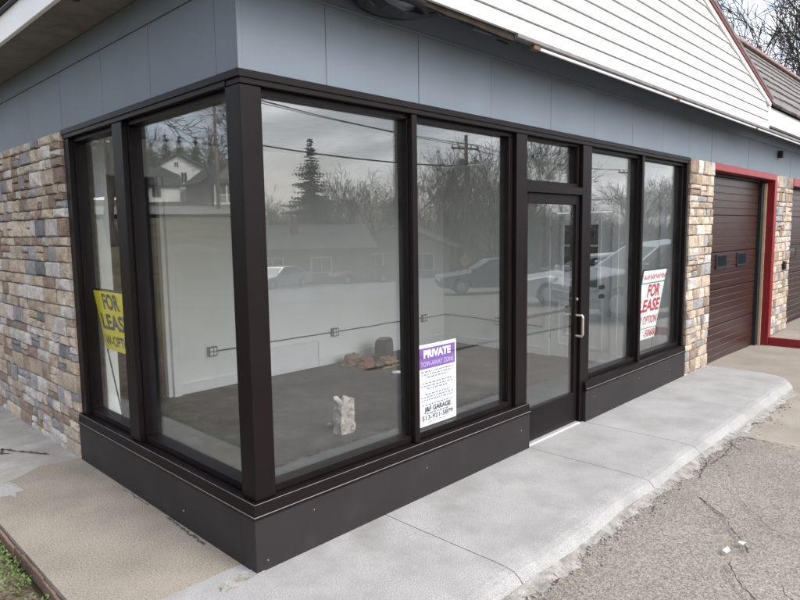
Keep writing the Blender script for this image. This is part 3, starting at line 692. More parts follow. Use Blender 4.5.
part('door_casing', B().bbox(1.345, 1.4295, 3.66, 3.74, 0, 2.35, .004).bbox(1.30, 1.3445, 3.70, 3.78, 0, 2.35, .004), TRIM_IN)
part('baseboard', B().bbox(1.4305, 2.50, 3.70, 3.7195, 0, .115, .004), TRIM_IN)
part('baseboard', B().bbox(3.375, 5.8985, 3.70, 3.7195, 0, .115, .004), TRIM_IN)
part('baseboard', B().bbox(5.882, 5.8995, 1.89, 3.6995, 0, .115, .004), TRIM_IN)
part('baseboard', B().bbox(5.882, 5.8995, .30, .82, 0, .115, .004), TRIM_IN)
gr = part('wall_vent', B().bbox(2.505, 3.37, 3.690, 3.7195, .005, .03, .003).bbox(2.505, 3.37, 3.690, 3.7195, .33, .355, .003).bbox(2.505, 2.53, 3.690, 3.7195, .0305, .3295, .003).bbox(3.345, 3.37, 3.690, 3.7195, .0305, .3295, .003), TRIM_IN)
for i in range(12): B().prism([(3.700, .036+i*.0245), (3.703, .033+i*.0245), (3.715, .052+i*.0245), (3.712, .055+i*.0245)], 0, 2.531, 3.344).build('louvre', TRIM_IN, gr)
OUT_ = mat('outlet_plate', (.55, .55, .53), .4, .4, v=.05)
def outlet(p, side):
    b = B(); x, y, z = p
    o = part('outlet', B().bbox(x-.055, x+.055, y-.045, y, z-.055, z+.055, .004) if side == 'b' else B().bbox(x-.045, x, y-.055, y+.055, z-.055, z+.055, .004), mat('outlet_box_grey', (.25, .25, .25), .4, .5, .6, v=.1))
    for i in (-1, 1):
        for j in (-1, 1):
            if side == 'b': B().bbox(x+i*.022-.017, x+i*.022+.017, y-.051, y-.0455, z+j*.024-.018, z+j*.024+.018, .003).build('socket', PLASTICW, o)
            else: B().bbox(x-.051, x-.0455, y+i*.022-.017, y+i*.022+.017, z+j*.024-.018, z+j*.024+.018, .003).build('socket', PLASTICW, o)
outlet((1.83, 3.7195, .43), 'b'); outlet((3.63, 3.7195, .425), 'b'); outlet((5.41, 3.7195, .42), 'b'); outlet((5.8995, 2.64, .41), 'r')
def wob(a, c, n, ax):
    pts = []
    for i in range(n+1):
        p = Vector(a).lerp(Vector(c), i/n); p.z += noise.noise(p*2.3)*.012; pts.append(p)
    return pts
CON = mat('metal_conduit', (.16, .16, .155), .4, .5, .5, v=.2)
for a, c in (((1.89, 3.712, .43), (3.57, 3.712, .425)), ((3.69, 3.712, .425), (5.35, 3.712, .42)), ((5.47, 3.712, .42), (5.89, 3.712, .425)), ((5.89, 3.70, .425), (5.89, 2.70, .41)), ((5.89, 2.58, .41), (5.89, 1.92, .40))):
    part('conduit', B().tube(wob(a, c, 14, 0), .0085, 6), CON)
# interior white door on the right wall with a glazed upper half
idr = bpy.data.objects.new('interior_door', None); col.objects.link(idr); idr.parent = bld
yA, yB = .925, 1.79
IDW = mat('door_white', (.84, .86, .88), .45, .4, v=.03)
lz0, lz1, ly0, ly1 = .98, 1.80, 1.11, 1.61
for (a, c, z0, z1) in ((yA, ly0, .01, 1.95), (ly1, yB, .01, 1.95), (ly0+.0005, ly1-.0005, .01, lz0), (ly0+.0005, ly1-.0005, lz1, 1.95)):
    B().bbox(5.905, 5.945, a, c, z0, z1, .002).build('door_leaf', IDW, idr)
for (a, c) in ((1.03, 1.33), (1.39, 1.69)):
    B().bbox(5.893, 5.9045, a, c, .16, .20, .003).bbox(5.893, 5.9045, a, c, .80, .84, .003).bbox(5.893, 5.9045, a, a+.03, .2005, .7995, .003).bbox(5.893, 5.9045, c-.03, c, .2005, .7995, .003).build('raised_moulding', IDW, idr)
B().bbox(5.888, 5.9045, ly0-.04, ly0, lz0-.04, lz1+.04, .003).bbox(5.888, 5.9045, ly1, ly1+.04, lz0-.04, lz1+.04, .003).bbox(5.888, 5.9045, ly0+.0005, ly1-.0005, lz0-.04, lz0, .003).bbox(5.888, 5.9045, ly0+.0005, ly1-.0005, lz1, lz1+.04, .003).build('glazing_frame', TRIM_IN, idr)
for i in (1, 2): B().box(5.908, 5.925, ly0+.0005+(ly1-ly0)*i/3-.008, ly0+(ly1-ly0)*i/3+.008, lz0+.001, lz1-.001).build('glazing_bar', TRIM_IN, idr)
for i in (1, 2): B().box(5.906, 5.9075, ly0+.001, ly1-.001, lz0+(lz1-lz0)*i/3-.01, lz0+(lz1-lz0)*i/3+.01).build('glazing_bar', TRIM_IN, idr)
B().box(5.927, 5.933, ly0+.001, ly1-.001, lz0+.001, lz1-.001).build('pane', mat('dim_door_glass', (.05, .055, .06), .1, .5, v=.6, scale=4), idr)
for z in (.88, .995): B().lathe([(.03, 0), (.03, -.008), (.014, -.012), (.014, -.04), (.027, -.05), (.027, -.065), (.01, -.07)], (5.904, 1.04, z), 0, 14).build('door_knob', DARKM, idr)
for z in (.25, .95, 1.7): B().bbox(5.89, 5.9045, 1.785, 1.80, z, z+.09, .001).build('hinge', ALU, idr)
part('door_casing', B().bbox(5.882, 5.8995, .83, .915, 0, 2.03, .003).bbox(5.882, 5.8995, 1.80, 1.885, 0, 2.03, .003).bbox(5.882, 5.8995, .9155, 1.7995, 1.965, 2.03, .003), TRIM_IN)
# garage-side darkness behind the interior door is the solid leaf itself

# ================================================================= SIGNS
INKB = mat('blue_grey_ink', (.12, .12, .26), .6, .3, v=.1); INKD = mat('dark_ink', (.05, .05, .09), .6, .3); PURP = mat('purple_print', (.16, .055, .33), .5, .3, v=.05); INKW = mat('white_print', (.85, .85, .85), .5, .3, v=.01)
INKR = mat('red_print', (.50, .03, .05), .5, .3, v=.05); INKN = mat('navy_print', (.045, .045, .075), .5, .3, v=.05)
SIGNW = mat('white_sign_board', (.86, .86, .87), .4, .4, v=.01); SIGNY = mat('yellow_sign_board', (.90, .76, .04), .45, .4, v=.03)
def bars(sign, y0, z, x0, x1, h, ma, seed):
    rg = random.Random(seed); x = x0; b = B()
    while x < x1-.006:
        wl = rg.uniform(.012, .035); e = min(x+wl, x1)
        q = x
        while q < e-.002:       # letter-like ticks
            b.box(q, min(q+.0035, e), y0-.0006, y0, z-h/2*rg.uniform(.7, 1), z+h/2*rg.uniform(.7, 1)); q += .0052
        x = e+.008
    return b.build('fine_print', ma, sign)
ps = thing('parking_sign', 'white and purple private tow-away zone notice standing in the window beside the entrance', 'sign', (1.545, .093, .415))
B().bbox(-.205, .205, 0, .004, 0, .568, .001).build('board', SIGNW, ps)
B().bbox(-.19, .19, -.0012, -.0002, .40, .545, .0004).build('header_band', PURP, ps)
def fm(x, y, z): return Matrix(((1, 0, 0, x), (0, 0, -1, y), (0, 1, 0, z), (0, 0, 0, 1)))
text_mesh('lettering', 'PRIVATE', .070, INKW, ps, fm(0, -.002, .500), .0035, .285)
text_mesh('lettering', 'TOW-AWAY ZONE', .05, mat('lilac_print', (.55, .45, .70), .5, .3, v=.02), ps, fm(0, -.002, .432), .0, .345)
for i, (z, a) in enumerate(((.380, .17), (.360, .165), (.340, .11), (.300, .155), (.280, .17), (.260, .11), (.222, .13), (.202, .17), (.182, .165), (.148, .16))): bars(ps, -.0005, z, -a, a, .012, INKB, i)
text_mesh('lettering', 'J&F GARAGE', .048, INKD, ps, fm(0, -.002, .116), .0022, .28)
bars(ps, -.0005, .086, -.12, .12, .012, INKD, 33)
text_mesh('lettering', '513-921-5879', .046, INKD, ps, fm(0, -.002, .056), .0014, .33)
bars(ps, -.0005, .026, -.09, .09, .008, INKB, 35)

# leaning yard signs: frame stands on the floor, top rests against the glass
def yard_sign(name, label, wdt, ht, legs, board, loc, rz, tilt, cells):
    s = thing(name, label, 'sign', loc, 0, None)
    s.rotation_euler = (tilt, 0, rz)
    z0 = legs
    for sx in (-1, 1): B().tube([(sx*(wdt/2+.006), .006, .006), (sx*(wdt/2+.006), .006, z0+ht+.012)], .006, 6).build('stake', DARKM, s)
    zt = z0+ht
    B().tube([(-wdt/2-.006, .006, zt+.008), (wdt/2+.006, .006, zt+.008)], .010, 6).build('crossbar', DARKM, s)
    return s, z0
# red lettering sign: right window
ysR, z0 = yard_sign('lease_sign', 'white for-lease yard sign with red lettering leaning inside the far window', .60, .80, .50, SIGNW, (5.205, .285, .0), 0, R(9), None)
for (za, zb) in ((.50, .625), (.635, 1.155), (1.168, 1.30)):
    B().bbox(-.30, .30, -.004, .003, za, zb, .001).build('board', SIGNW, ysR)
def fmr(x, z): return fm(x, -.0055, z)
text_mesh('lettering', 'FOR', .195, INKR, ysR, fmr(.05, 1.065), .006, .33)
text_mesh('lettering', 'LEASE', .195, INKR, ysR, fmr(.0, .895), .006, .54)
text_mesh('lettering', 'W/ OPTION', .135, INKR, ysR, fmr(.0, .725), .001, .53)
text_mesh('lettering', '-5068', .12, INKR, ysR, fmr(.13, .562), .002, .30)
b = B(); rg = random.Random(3)
x = -.27
while x < .26:
    b.tube([(x+.02*math.sin(t*.9)+t*.006, -.0050, 1.234+.030*math.sin(t*1.7+x*40)) for t in range(6)], .0035, 4); x += .048
b.build('script_lettering', mat('faded_red_print', (.55, .18, .2), .5, .3), ysR)
# yellow lettering sign: left window
ysY, z0 = yard_sign('lease_sign', 'yellow for-lease yard sign with black lettering leaning inside the window by the stone wall', .60, .47, .88, SIGNY, (.305, 2.03, .0), R(-90), R(8.5), None)
B().bbox(-.30, .30, -.004, .003, .88, 1.35, .001).build('board', SIGNY, ysY)
text_mesh('lettering', 'FOR', .165, INKN, ysY, fm(-.005, -.0055, 1.265), .006, .30)
text_mesh('lettering', 'LEASE', .165, INKN, ysY, fm(.0, -.0055, 1.105), .006, .50)
text_mesh('lettering', 'W-OPTION', .115, INKN, ysY, fm(0, -.0055, .955), .002, .52)

# ================================================================= LOOSE THINGS ON THE INTERIOR FLOOR
def crumple(name, label, cat, c, sx, sy, h, ma, seed, pinch=1.0, loose=.18, n=18, rows=9, ma2=None):
    t = B(); rg = random.Random(seed); vs_ = []; fs_ = []
    for j in range(rows+1):
        v_ = j/rows; prof = (1-.10*math.sin(math.pi*v_))*(1-(1-pinch)*v_**1.6)
        for k in range(n):
            a = 2*math.pi*k/n; ca, sa = math.cos(a), math.sin(a); q = max(abs(ca), abs(sa)); ex = ca/(q**.7); ey = sa/(q**.7)
            nz_ = 1+noise.noise(Vector((ca*2.1+seed, sa*2.1, v_*3.5)))*loose*2+noise.noise(Vector((ca*5+seed, sa*5, v_*8)))*loose
            vs_.append((ex*sx*prof*nz_, ey*sy*prof*nz_, h*v_*(1+noise.noise(Vector((ca*2, sa*2, seed)))*.22*v_)))
    for j in range(rows):
        for k in range(n): fs_.append((j*n+k, j*n+(k+1) % n, (j+1)*n+(k+1) % n, (j+1)*n+k))
    vs_.append((0, 0, h*.86)); top = len(vs_)-1
    fs_ += [(rows*n+k, rows*n+(k+1) % n, top) for k in range(n)]; fs_.append(tuple(range(n))[::-1])
    t.add(vs_, fs_); o = t.build(name, ma, None, c)
    return tag(o, label, cat)
PAPER = mat('printed_bag', (.40, .375, .355), .6, .4, v=.3, scale=14, stain=((.26, .16, .13), 16, .52, .6), bump=.3, bscale=30)
crumple('paper_bag', 'crumpled whitish bag standing alone on the dark floor', 'bag', (1.80, 1.40, .0), .092, .075, .30, PAPER, 8, pinch=.86, loose=.17)
KRAFT = mat('brown_bag', (.27, .2, .135), .8, .3, v=.25, scale=12, bump=.3, bscale=30); ORNG = mat('orange_bag', (.27, .115, .07), .6, .3, v=.3, scale=10)
crumple('paper_bag', 'crumpled brown paper bag behind the orange wrapper by the wall', 'bag', (3.72, 3.47, 0), .13, .10, .14, KRAFT, 9, pinch=.6, loose=.25)
crumple('food_wrapper', 'crumpled orange wrapper lying against the brown bag', 'wrapper', (3.78, 3.24, 0), .13, .09, .11, ORNG, 15, pinch=.6, loose=.28)
crumple('paper_bag', 'flattened tan paper bag in front of the black bin', 'bag', (3.98, 3.06, 0), .15, .10, .11, KRAFT, 21, pinch=.7, loose=.3)
bn = thing('waste_bin', 'small black plastic bin standing by the back wall', 'bin', (4.22, 3.37, 0))
BLK = mat('black_plastic', (.016, .016, .017), .35, .5, v=.15)
def rrect(a, c, z, n=6, rad=.04):
    pts = []
    for (cx, cy, st) in ((a-rad, c-rad, 0), (-a+rad, c-rad, 90), (-a+rad, -c+rad, 180), (a-rad, -c+rad, 270)):
        for k in range(n+1): t = R(st+90*k/n); pts.append((cx+rad*math.cos(t), cy+rad*math.sin(t), z))
    return pts
b = B(); rings = [rrect(.16, .11, 0), rrect(.158, .108, .19), rrect(.145, .10, .27), rrect(.12, .08, .295)]
n = len(rings[0])
for rg_ in rings: b.v += rg_
b.f = [(j*n+k, j*n+(k+1) % n, (j+1)*n+(k+1) % n, (j+1)*n+k) for j in range(3) for k in range(n)]+[tuple(range(n))[::-1], tuple(range(3*n, 4*n))]
b.build('body', BLK, bn, smooth=False)
b = B(); ra, rb = rrect(.168, .118, .0), rrect(.168, .118, .025); b.v = ra+rb; b.f = [(k, (k+1) % n, n+(k+1) % n, n+k) for k in range(n)]+[tuple(range(n))[::-1], tuple(range(n, 2*n))]; b.build('rim', BLK, bn)
bn.rotation_euler = (0, 0, R(35))
bt = thing('small_bottle', 'small white bottle with black cap lying on the floor', 'bottle', (3.66, 2.66, .022), R(-35))
B().lathe([(.004, 0), (.02, .004), (.021, .09), (.012, .105)], (0, 0, 0), 0, 12).build('body', PLASTICW, bt, smooth=True)
B().lathe([(.016, 0), (.016, .035), (.004, .037)], (-.037, 0, 0), 0, 12).build('cap', BLK, bt)

# ================================================================= TREES
def grow(seed, height, spread, levels=5, trunk_r=.16, lean=.0, dens=1.0):
    """bare deciduous tree: returns (trunk MB, crown MB), base at origin"""
    rg = random.Random(seed); T = B(); Cn = B()
    def br_(p, d, ln, rad, lev):
        pts = [p]; rs = [rad]; q = p; dd = d; ns = 3 if lev < 3 else 2
        for i in range(ns):
            dd = (dd+Vector((rg.gauss(0, .2), rg.gauss(0, .2), rg.gauss(.03, .1)))).normalized(); q = q+dd*ln/ns; pts.append(q); rs.append(rad*(1-.4*(i+1)/ns))
        (T if lev < 2 else Cn).tube(pts, rs, 6 if lev == 0 else 4 if lev < 2 else 3, cap=False)
        if lev >= levels: return
        k = {0: 5, 1: 4, 2: 4, 3: 4}.get(lev, 3); k = max(2, int(k*dens+rg.random()))
        for i in range(k):
            t = rg.uniform(.35, 1.0) if lev else rg.uniform(.45, 1)
            if i == 0: t = 1
            seg = min(ns-1, int(t*ns)); a = pts[seg].lerp(pts[seg+1], t*ns-seg if seg < ns else 1)
            ax = dd.orthogonal().normalized(); ax.rotate(Matrix.Rotation(rg.uniform(0, 6.28), 3, dd))
            an = rg.uniform(.4, 1.0)*spread*(0.35 if i == 0 else 1)
            nd = (dd*math.cos(an)+ax*math.sin(an)).normalized(); nd = (nd+Vector((0, 0, .16 if lev < 1 else .05))).normalized()
            br_(a, nd, ln*rg.uniform(.58, .8), max(.013, rs[-1]*rg.uniform(.55, .8)), lev+1)
    br_(Vector((0, 0, -.3)), Vector((lean, 0, 1)).normalized(), height*.33, trunk_r, 0)
    return T, Cn
def make_bare(seed, h, spread, **k):
    T, Cn = grow(seed, h, spread, **k); o = thing('bare_tree', 'x', 'tree')
    T.build('trunk', BARK, o, fix=False); Cn.build('crown', BARK, o, fix=False); return o
protos = [make_bare(101, 10, 1.0), make_bare(102, 11, .85), make_bare(103, 9, 1.15), make_bare(104, 12, .8, dens=1.1)]
used = [False]*4
def put_tree(k, x, y, s, rz, label, group, z=None):
    o = protos[k] if not used[k] else copy_tree(protos[k]); used[k] = True
    o.location = (x, y, (H(x, y) if z is None else z)-.1); o.scale = (s, s, s); o.rotation_euler = (0, 0, rz); tag(o, label, 'tree', group); return o
MC = Vector((-1.7, 2.715)); ML = Vector((1.7, -2.715))
def pol(c, az, d): return c.x+d*math.cos(R(az)), c.y+d*math.sin(R(az))
# seen directly above the garage roof
x, y = pol(Vector((CAM.x, CAM.y)), 13.6, 46)
put_tree(0, x, y, 2.05, 1.0, 'bare tree with fine twigs rising behind the garage roof', None, z=1.5)
x, y = pol(Vector((CAM.x, CAM.y)), 11.0, 54); put_tree(1, x, y, 2.2, 2.0, 'taller bare tree standing behind the one above the garage roof', None, z=1.5)
# wooded line across the road (seen in the front glass)
rg = random.Random(17)
for i in range(34):
    az = -60+i*1.32+rg.uniform(-.5, .5); d = rg.uniform(58, 84)
    s = 1.62*rg.uniform(.62, .9) * (1.12 if (-47 < az < -41 or -37 < az < -33) else 1) * (.62 if az > -31 else 1)
    if abs(az+51.9) < 3.6: d = rg.uniform(74, 86); s *= .62
    x, y = pol(MC, az, d); put_tree(rg.randrange(4), x, y, s*d/70, rg.uniform(0, 6.28), 'bare winter tree in the wooded row across the road', 'bare trees across the road')
# on the hill (seen in the left glass)
for i, (az, d, s) in enumerate(((112.5, 78, 1.15), (114.6, 104, 1.0), (119.2, 74, 1.25), (121.5, 70, 1.2), (123.5, 66, 1.2), (117.4, 112, 1.1), (109, 70, 1.1))):
    x, y = pol(ML, az, d); put_tree(i % 4, x, y, s, i*1.7, 'bare tree beside the houses on the hill', 'bare trees on the hill')
for k, p in enumerate(protos): assert used[k]
x, y = pol(ML, 111.5, 33); put_tree(2, x, y, 1.75, .6, 'spreading bare tree standing below the road on the hill', None)
# undergrowth below the wooded row
b = B()
for k in range(42000):
    az = rg.uniform(-64, -14); d = rg.uniform(60, 86); x, y = pol(MC, az, d); top = (5.6 if az < -31 else 4.2)+2.0*noise.noise(Vector((az*.35, d*.05, 0)))
    z0 = H(x, y)+rg.random()**1.3*top; dv = Vector((rg.gauss(0, .35), rg.gauss(0, .35), rg.uniform(.2, 1))).normalized(); ln = rg.uniform(.4, 1.3); wd = rg.uniform(.012, .04)
    p = Vector((x, y, z0)); sv = Vector((-math.sin(R(az)), math.cos(R(az)), 0))*wd
    b.add([p-sv, p+sv, p+dv*ln], [(0, 1, 2)])
tag(b.build('brush', mat('brush_twigs', (.045, .041, .032), .95, .1, v=.4, scale=.3), fix=False), 'tangled dark undergrowth under the wooded row across the road', 'brush', kind='stuff')
# spruces
def make_spruce(seed, h, rad, ma):
    rg = random.Random(seed); o = thing('spruce_tree', 'x', 'tree')
    B().tube([(0, 0, -.3), (0, 0, h*.5), (0, 0, h*.97)], [.22, .13, .02], 7).build('trunk', BARK, o, fix=False)
    b = B(); z = h*.08
    while z < h*.985:
        t = z/h; rr_ = rad*(1-t)**.68*(rg.uniform(.8, 1.1)); nb = max(5, int(13*(1-t)+4))
        for i in range(nb):
            a = rg.uniform(0, 6.28); ln = rr_*rg.uniform(.45, 1.15); d = Vector((math.cos(a), math.sin(a), 0)); sv = Vector((-d.y, d.x, 0))
            ns = max(3, int(ln/.28))
            for q in range(ns):
                u = (q+.5)/ns; p = d*ln*u+Vector((0, 0, z-.32*ln*u+.22*ln*u*u))
                for s_ in range(6):
                    w_ = rg.uniform(.25, .5)*(1.15-u*.6)*(.35+.65*min(1, (1-t)*2.2)); dr_ = (d*rg.uniform(.2, 1)+sv*rg.uniform(-1, 1)+Vector((0, 0, rg.uniform(-.5, .25)))).normalized(); e = p+dr_*w_; k_ = dr_.cross(Vector((rg.gauss(0, 1), rg.gauss(0, 1), rg.gauss(0, 1)))).normalized()*w_*.3
                    b.add([p-k_, p+k_, e], [(0, 1, 2)])
        z += (h*.011+.02)*rg.uniform(.5, 1.5)
    b.build('crown', ma, o, fix=False); return o
sp = make_spruce(5, 13.0, 4.0, NEEDLE); x, y = pol(MC, -51.9, 58); sp.location = (x, y, H(x, y)); tag(sp, 'tall dark spruce with tiered branches across the road', 'tree')
s2 = copy_tree(sp); x, y = pol(MC, -33.0, 60); s2.location = (x, y, H(x, y)); s2.scale = (.75, .75, .82); s2.rotation_euler = (0, 0, 2); tag(s2, 'narrow smaller spruce beyond the yellow road sign', 'tree')
for i, (az, d, s) in enumerate(((113.3, 108, .75), (114.6, 118, .8), (115.8, 110, .82), (116.9, 116, .85), (118.2, 110, .8), (119.4, 118, .75), (111, 100, .9), (109.5, 96, .9))):
    c = copy_tree(sp); x, y = pol(ML, az, d); c.location = (x, y, H(x, y)); c.scale = (s*1.25, s*1.25, s); c.rotation_euler = (0, 0, i); tag(c, 'dark evergreen behind the houses on the hill', 'tree', 'evergreens behind the hill houses')

# ================================================================= HOUSES (seen mirrored in the glass)
def house(name, label, loc, rz, wx, wy, hz, roof_h, wallc, roofc, wins, door=None, chim=None, porch=None):
    h = thing(name, label, 'house', loc, rz)
    wm = mat('house_wall_%s' % (wallc,), wallc, .8, .3, v=.1, scale=1.5); rm = mat('house_roof_%s' % (roofc,), roofc, .9, .2, v=.2, scale=2)
    B().prism([(-wx/2, -3), (wx/2, -3), (wx/2, hz), (0, hz+roof_h), (-wx/2, hz)], 1, -wy/2, wy/2).build('wall', wm, h)
    rf_ = B()
    for s_ in (-1, 1):
        e = (s_*(wx/2+.4), hz-.4*roof_h/(wx/2)); rf_.prism([(0, hz+roof_h+.02), e, (e[0], e[1]+.22), (0, hz+roof_h+.26)], 1, -wy/2-.4, wy/2+.4)
    ro = rf_.build('roof', rm, h)
    if chim: B().bbox(chim-.35, chim+.35, -.3, .3, hz, hz+roof_h+.9, .02).build('chimney', mat('chimney_brick', (.22, .11, .08), .9, .2), ro)
    for (face, u, z, w_, hh) in wins:
        # face: 'g' gable end at -wy/2, 'e' eave side at +wx/2, 'E' eave side at -wx/2
        def bx(u0, u1, o0, o1, z0, z1):
            if face == 'g': return B().box(u0, u1, -wy/2-o1, -wy/2-o0, z0, z1)
            if face == 'e': return B().box(wx/2+o0, wx/2+o1, u0, u1, z0, z1)
            return B().box(-wx/2-o1, -wx/2-o0, u0, u1, z0, z1)
        wn = bx(u-w_/2-.1, u+w_/2+.1, .005, .05, z-.1, z+hh+.1).build('window', WHITE, h); bx(u-w_/2, u-.03, .051, .06, z, z+hh).build('pane', mat('house_pane', (.03, .035, .04), .08, .6, v=.1), wn); bx(u+.03, u+w_/2, .051, .06, z, z+hh).build('pane', mat('house_pane', (.03, .035, .04)), wn)
    if door:
        face, u = door
        (B().box(u-.5, u+.5, -wy/2-.05, -wy/2-.005, 0, 2.1) if face == 'g' else B().box(wx/2+.005, wx/2+.05, u-.5, u+.5, 0, 2.1)).build('door', mat('house_door', (.3, .28, .25)), h)
    if porch:
        py, pw = porch     # porch across the gable end
        B().prism([(-wy/2-py-.2, hz-.5), (-wy/2-.001, hz+.25), (-wy/2-.001, hz+.4), (-wy/2-py-.2, hz-.35)], 0, -pw/2, pw/2).build('porch_roof', rm, h)
        for k in range(5): x_ = -pw/2+.15+k*(pw-.3)/4; B().bbox(x_-.08, x_+.08, -wy/2-py, -wy/2-py+.16, -.5, hz-.45, .01).build('porch_post', WHITE, h)
        B().box(-pw/2, pw/2, -wy/2-py, -wy/2-.002, -3, .0).build('porch_floor', WHITE, h)
        B().box(-pw/2+.24, pw/2-.24, -wy/2-py+.06, -wy/2-py+.12, .85, .95).build('railing', WHITE, h)
        for k in range(24):
            x_ = -pw/2+.3+k*(pw-.6)/23; B().box(x_-.03, x_+.03, -wy/2-py+.07, -wy/2-py+.11, .0, .849).build('baluster', WHITE, h)
    return h
def facing(c, x, y): return math.atan2(c.y-y, c.x-x)+math.pi/2      # local -y toward c
x, y = pol(ML, 117.4, 92); zh = H(x, y)-.1
house('white_house', 'white two-storey house with dark gable roof on the hill', (x, y, zh), facing(ML, x, y)+.25, 6.4, 9, 4.0, 1.7, (.72, .72, .70), (.055, .065, .065),
      [('g', -.7, 2.2, .7, 1.3), ('g', 1.2, 2.2, .7, 1.3), ('g', .2, 4.2, .5, .6), ('g', -1.4, .2, .8, 1.2), ('E', 0, 2.2, 1, 1.2)])
x, y = pol(ML, 114.9, 88); zh = H(x, y)-.3
house('white_house', 'low white wing house with a sloping dark roof beside the two-storey house', (x, y, zh), facing(ML, x, y)+1.35, 4.5, 4.6, 2.3, 2.0, (.70, .70, .68), (.055, .065, .065), [('e', .3, .6, .6, 1.0), ('E', -.6, .6, 1.1, 1.2), ('g', .6, .6, .7, 1.1)])
x, y = pol(ML, 120.2, 84); zh = H(x, y)-.3
house('porch_house', 'small grey house with hipped porch and white railing on the hill', (x, y, zh), facing(ML, x, y)-.35, 7.0, 7, 2.6, 2.7, (.16, .16, .165), (.06, .068, .075), [('g', -1.6, .6, .9, 1.3), ('g', 1.4, .6, .9, 1.3)], ('g', 0), None, (1.9, 6.0))
x, y = pol(MC, -53.8, 54); zh = H(x, y)
house('brick_house', 'brick ranch house with white trimmed windows across the road', (x, y, zh), facing(MC, x, y)+1.45, 8, 12, 2.9, 1.7, (.20, .13, .10), (.10, .10, .10), [('e', -1.6, 1.1, 1.5, 1.1), ('e', 1.8, 1.1, 1.5, 1.1), ('e', 4.6, 1.1, 1.2, 1.1), ('E', 1.8, 1.1, 1.5, 1.1), ('E', -2, 1.1, 1.5, 1.1)], ('e', 0.2), -1.5)
x, y = pol(MC, -43.6, 58); zh = H(x, y)
house('tan_house', 'tan gabled house with a white framed picture window across the road', (x, y, zh), facing(MC, x, y)+.15, 9, 9, 2.8, 2.0, (.30, .26, .21), (.11, .10, .095), [('g', -2.2, 1.0, 1.8, 1.3), ('g', 1.9, 1.0, 1.2, 1.3)], ('g', 0.2), None)

# ================================================================= POLES, WIRES, ROAD SIGN
def pole(x, y, h, rz, label, trans=True):
    z = H(x, y); p = thing('utility_pole', label, 'utility pole', (x, y, z), rz)
    B().tube([(0, 0, -.5), (0, 0, h*.5), (0, 0, h)], [.19, .16, .12], 10).build('pole', POLEW, p, smooth=True)
    B().bbox(-1.15, 1.15, -.19, -.09, h-1.0, h-.86, .01).build('crossarm', POLEW, p)
    B().tube([(-.6, -.10, h-.9), (0, -.12, h-1.5)], .025, 5).build('brace', POLEW, p); B().tube([(.6, -.10, h-.9), (0, -.12, h-1.5)], .025, 5).build('brace', POLEW, p)
    for u in (-1.05, -.5, .5, 1.05): B().lathe([(.03, 0), (.06, .06), (.04, .1), (.05, .16), (.02, .19)], (u, -.14, h-.86), 2, 8).build('insulator', mat('insulator', (.2, .15, .12), .3, .5), p)
    if trans: B().lathe([(.05, 0), (.24, .04), (.25, .85), (.2, .93), (.06, .96)], (-.46, .05, h-2.6), 2, 14).build('transformer', mat('grey_tank', (.25, .26, .27), .5, .4), p, smooth=True)
    return z+h
GW_ = mat('wire', (.03, .03, .03), .7, .3)
x1_, y1_ = pol(MC, -38.0, 46); zt1 = pole(x1_, y1_, 10.3, R(20), 'utility pole with crossarm and grey transformer can beyond the road')
x2_, y2_ = pol(MC, -24.2, 62); zt2 = pole(x2_, y2_, 9.6, R(20), 'slimmer utility pole farther along the road with a bare crossarm', False)
x3_, y3_ = pol(ML, 119.8, 64); zt3 = pole(x3_, y3_, 11, R(60), 'utility pole in front of the porch house on the hill', True)
def wire(a, c, sag, label, rad=.02):
    a = Vector(a); c = Vector(c); pts = []
    for i in range(25):
        t = i/24; p = a.lerp(c, t); p.z -= sag*4*t*(1-t); pts.append(p)
    tag(B().tube(pts, rad, 5).build('overhead_wire', GW_), label, 'wire', 'overhead wires along the road')
ex, ey = pol(MC, -72, 34); ez = 11.0
for k, (dx, lb) in enumerate(((-1.05, 'overhead wire on the outer insulator of the transformer pole'), (.5, 'overhead wire on the inner insulator of the transformer pole'), (1.05, 'overhead wire on the far end of the transformer pole crossarm'))):
    wire((x1_+dx*.94, y1_+dx*.34, zt1-.68), (ex+dx, ey-dx*.5, ez-.2*k), .5, lb, .022)
    wire((x1_+dx*.94, y1_+dx*.34, zt1-.68), (x2_+dx*.94, y2_+dx*.34, zt2-.68), .5, lb+' continuing to the slimmer pole', .022)
wire((x1_, y1_, zt1-2.2), (ex+3, ey, 7.6), .5, 'thick low communication cable strung to the transformer pole', .045)
wire((x1_, y1_, zt1-3.6), (x2_, y2_, zt2-3.2), .5, 'thick low communication cable strung between the two roadside poles', .04)
pA = pol(Vector((CAM.x, CAM.y)), 33, 40); pB = pol(Vector((CAM.x, CAM.y)), 4.0, 46)
zA = pole(pA[0], pA[1], 13.2-H(*pA), R(70), 'utility pole standing behind the storefront roof', False); zB = pole(pB[0], pB[1], 10.4-H(*pB), R(70), 'utility pole past the end of the garage wing', False)
wire((pA[0], pA[1], zA-.7), (pB[0], pB[1], zB-.7), .5, 'overhead wire passing above the garage roof ridge', .03)
x, y = pol(ML, 112, 58); wire((x3_, y3_, zt3-.9), (x-14, y-30, 9.5), .6, 'overhead wire strung from the pole on the hill', .02)
x, y = pol(MC, -38.1, 40); z = H(x, y)-.35
rs_ = thing('road_sign', 'yellow diamond warning sign with a black turn arrow beside the road', 'sign', (x, y, z), facing(MC, x, y))
B().tube([(0, .03, -.3), (0, .03, 2.3)], .03, 6).build('post', mat('galvanised', (.3, .3, .3), .5, .5, .6), rs_)
B().prism([(-.42, 1.75), (0, 1.33), (.42, 1.75), (0, 2.17)], 1, -.004, .004).build('plate', mat('amber_sign', (.45, .28, .05), .4, .4, v=.03), rs_)
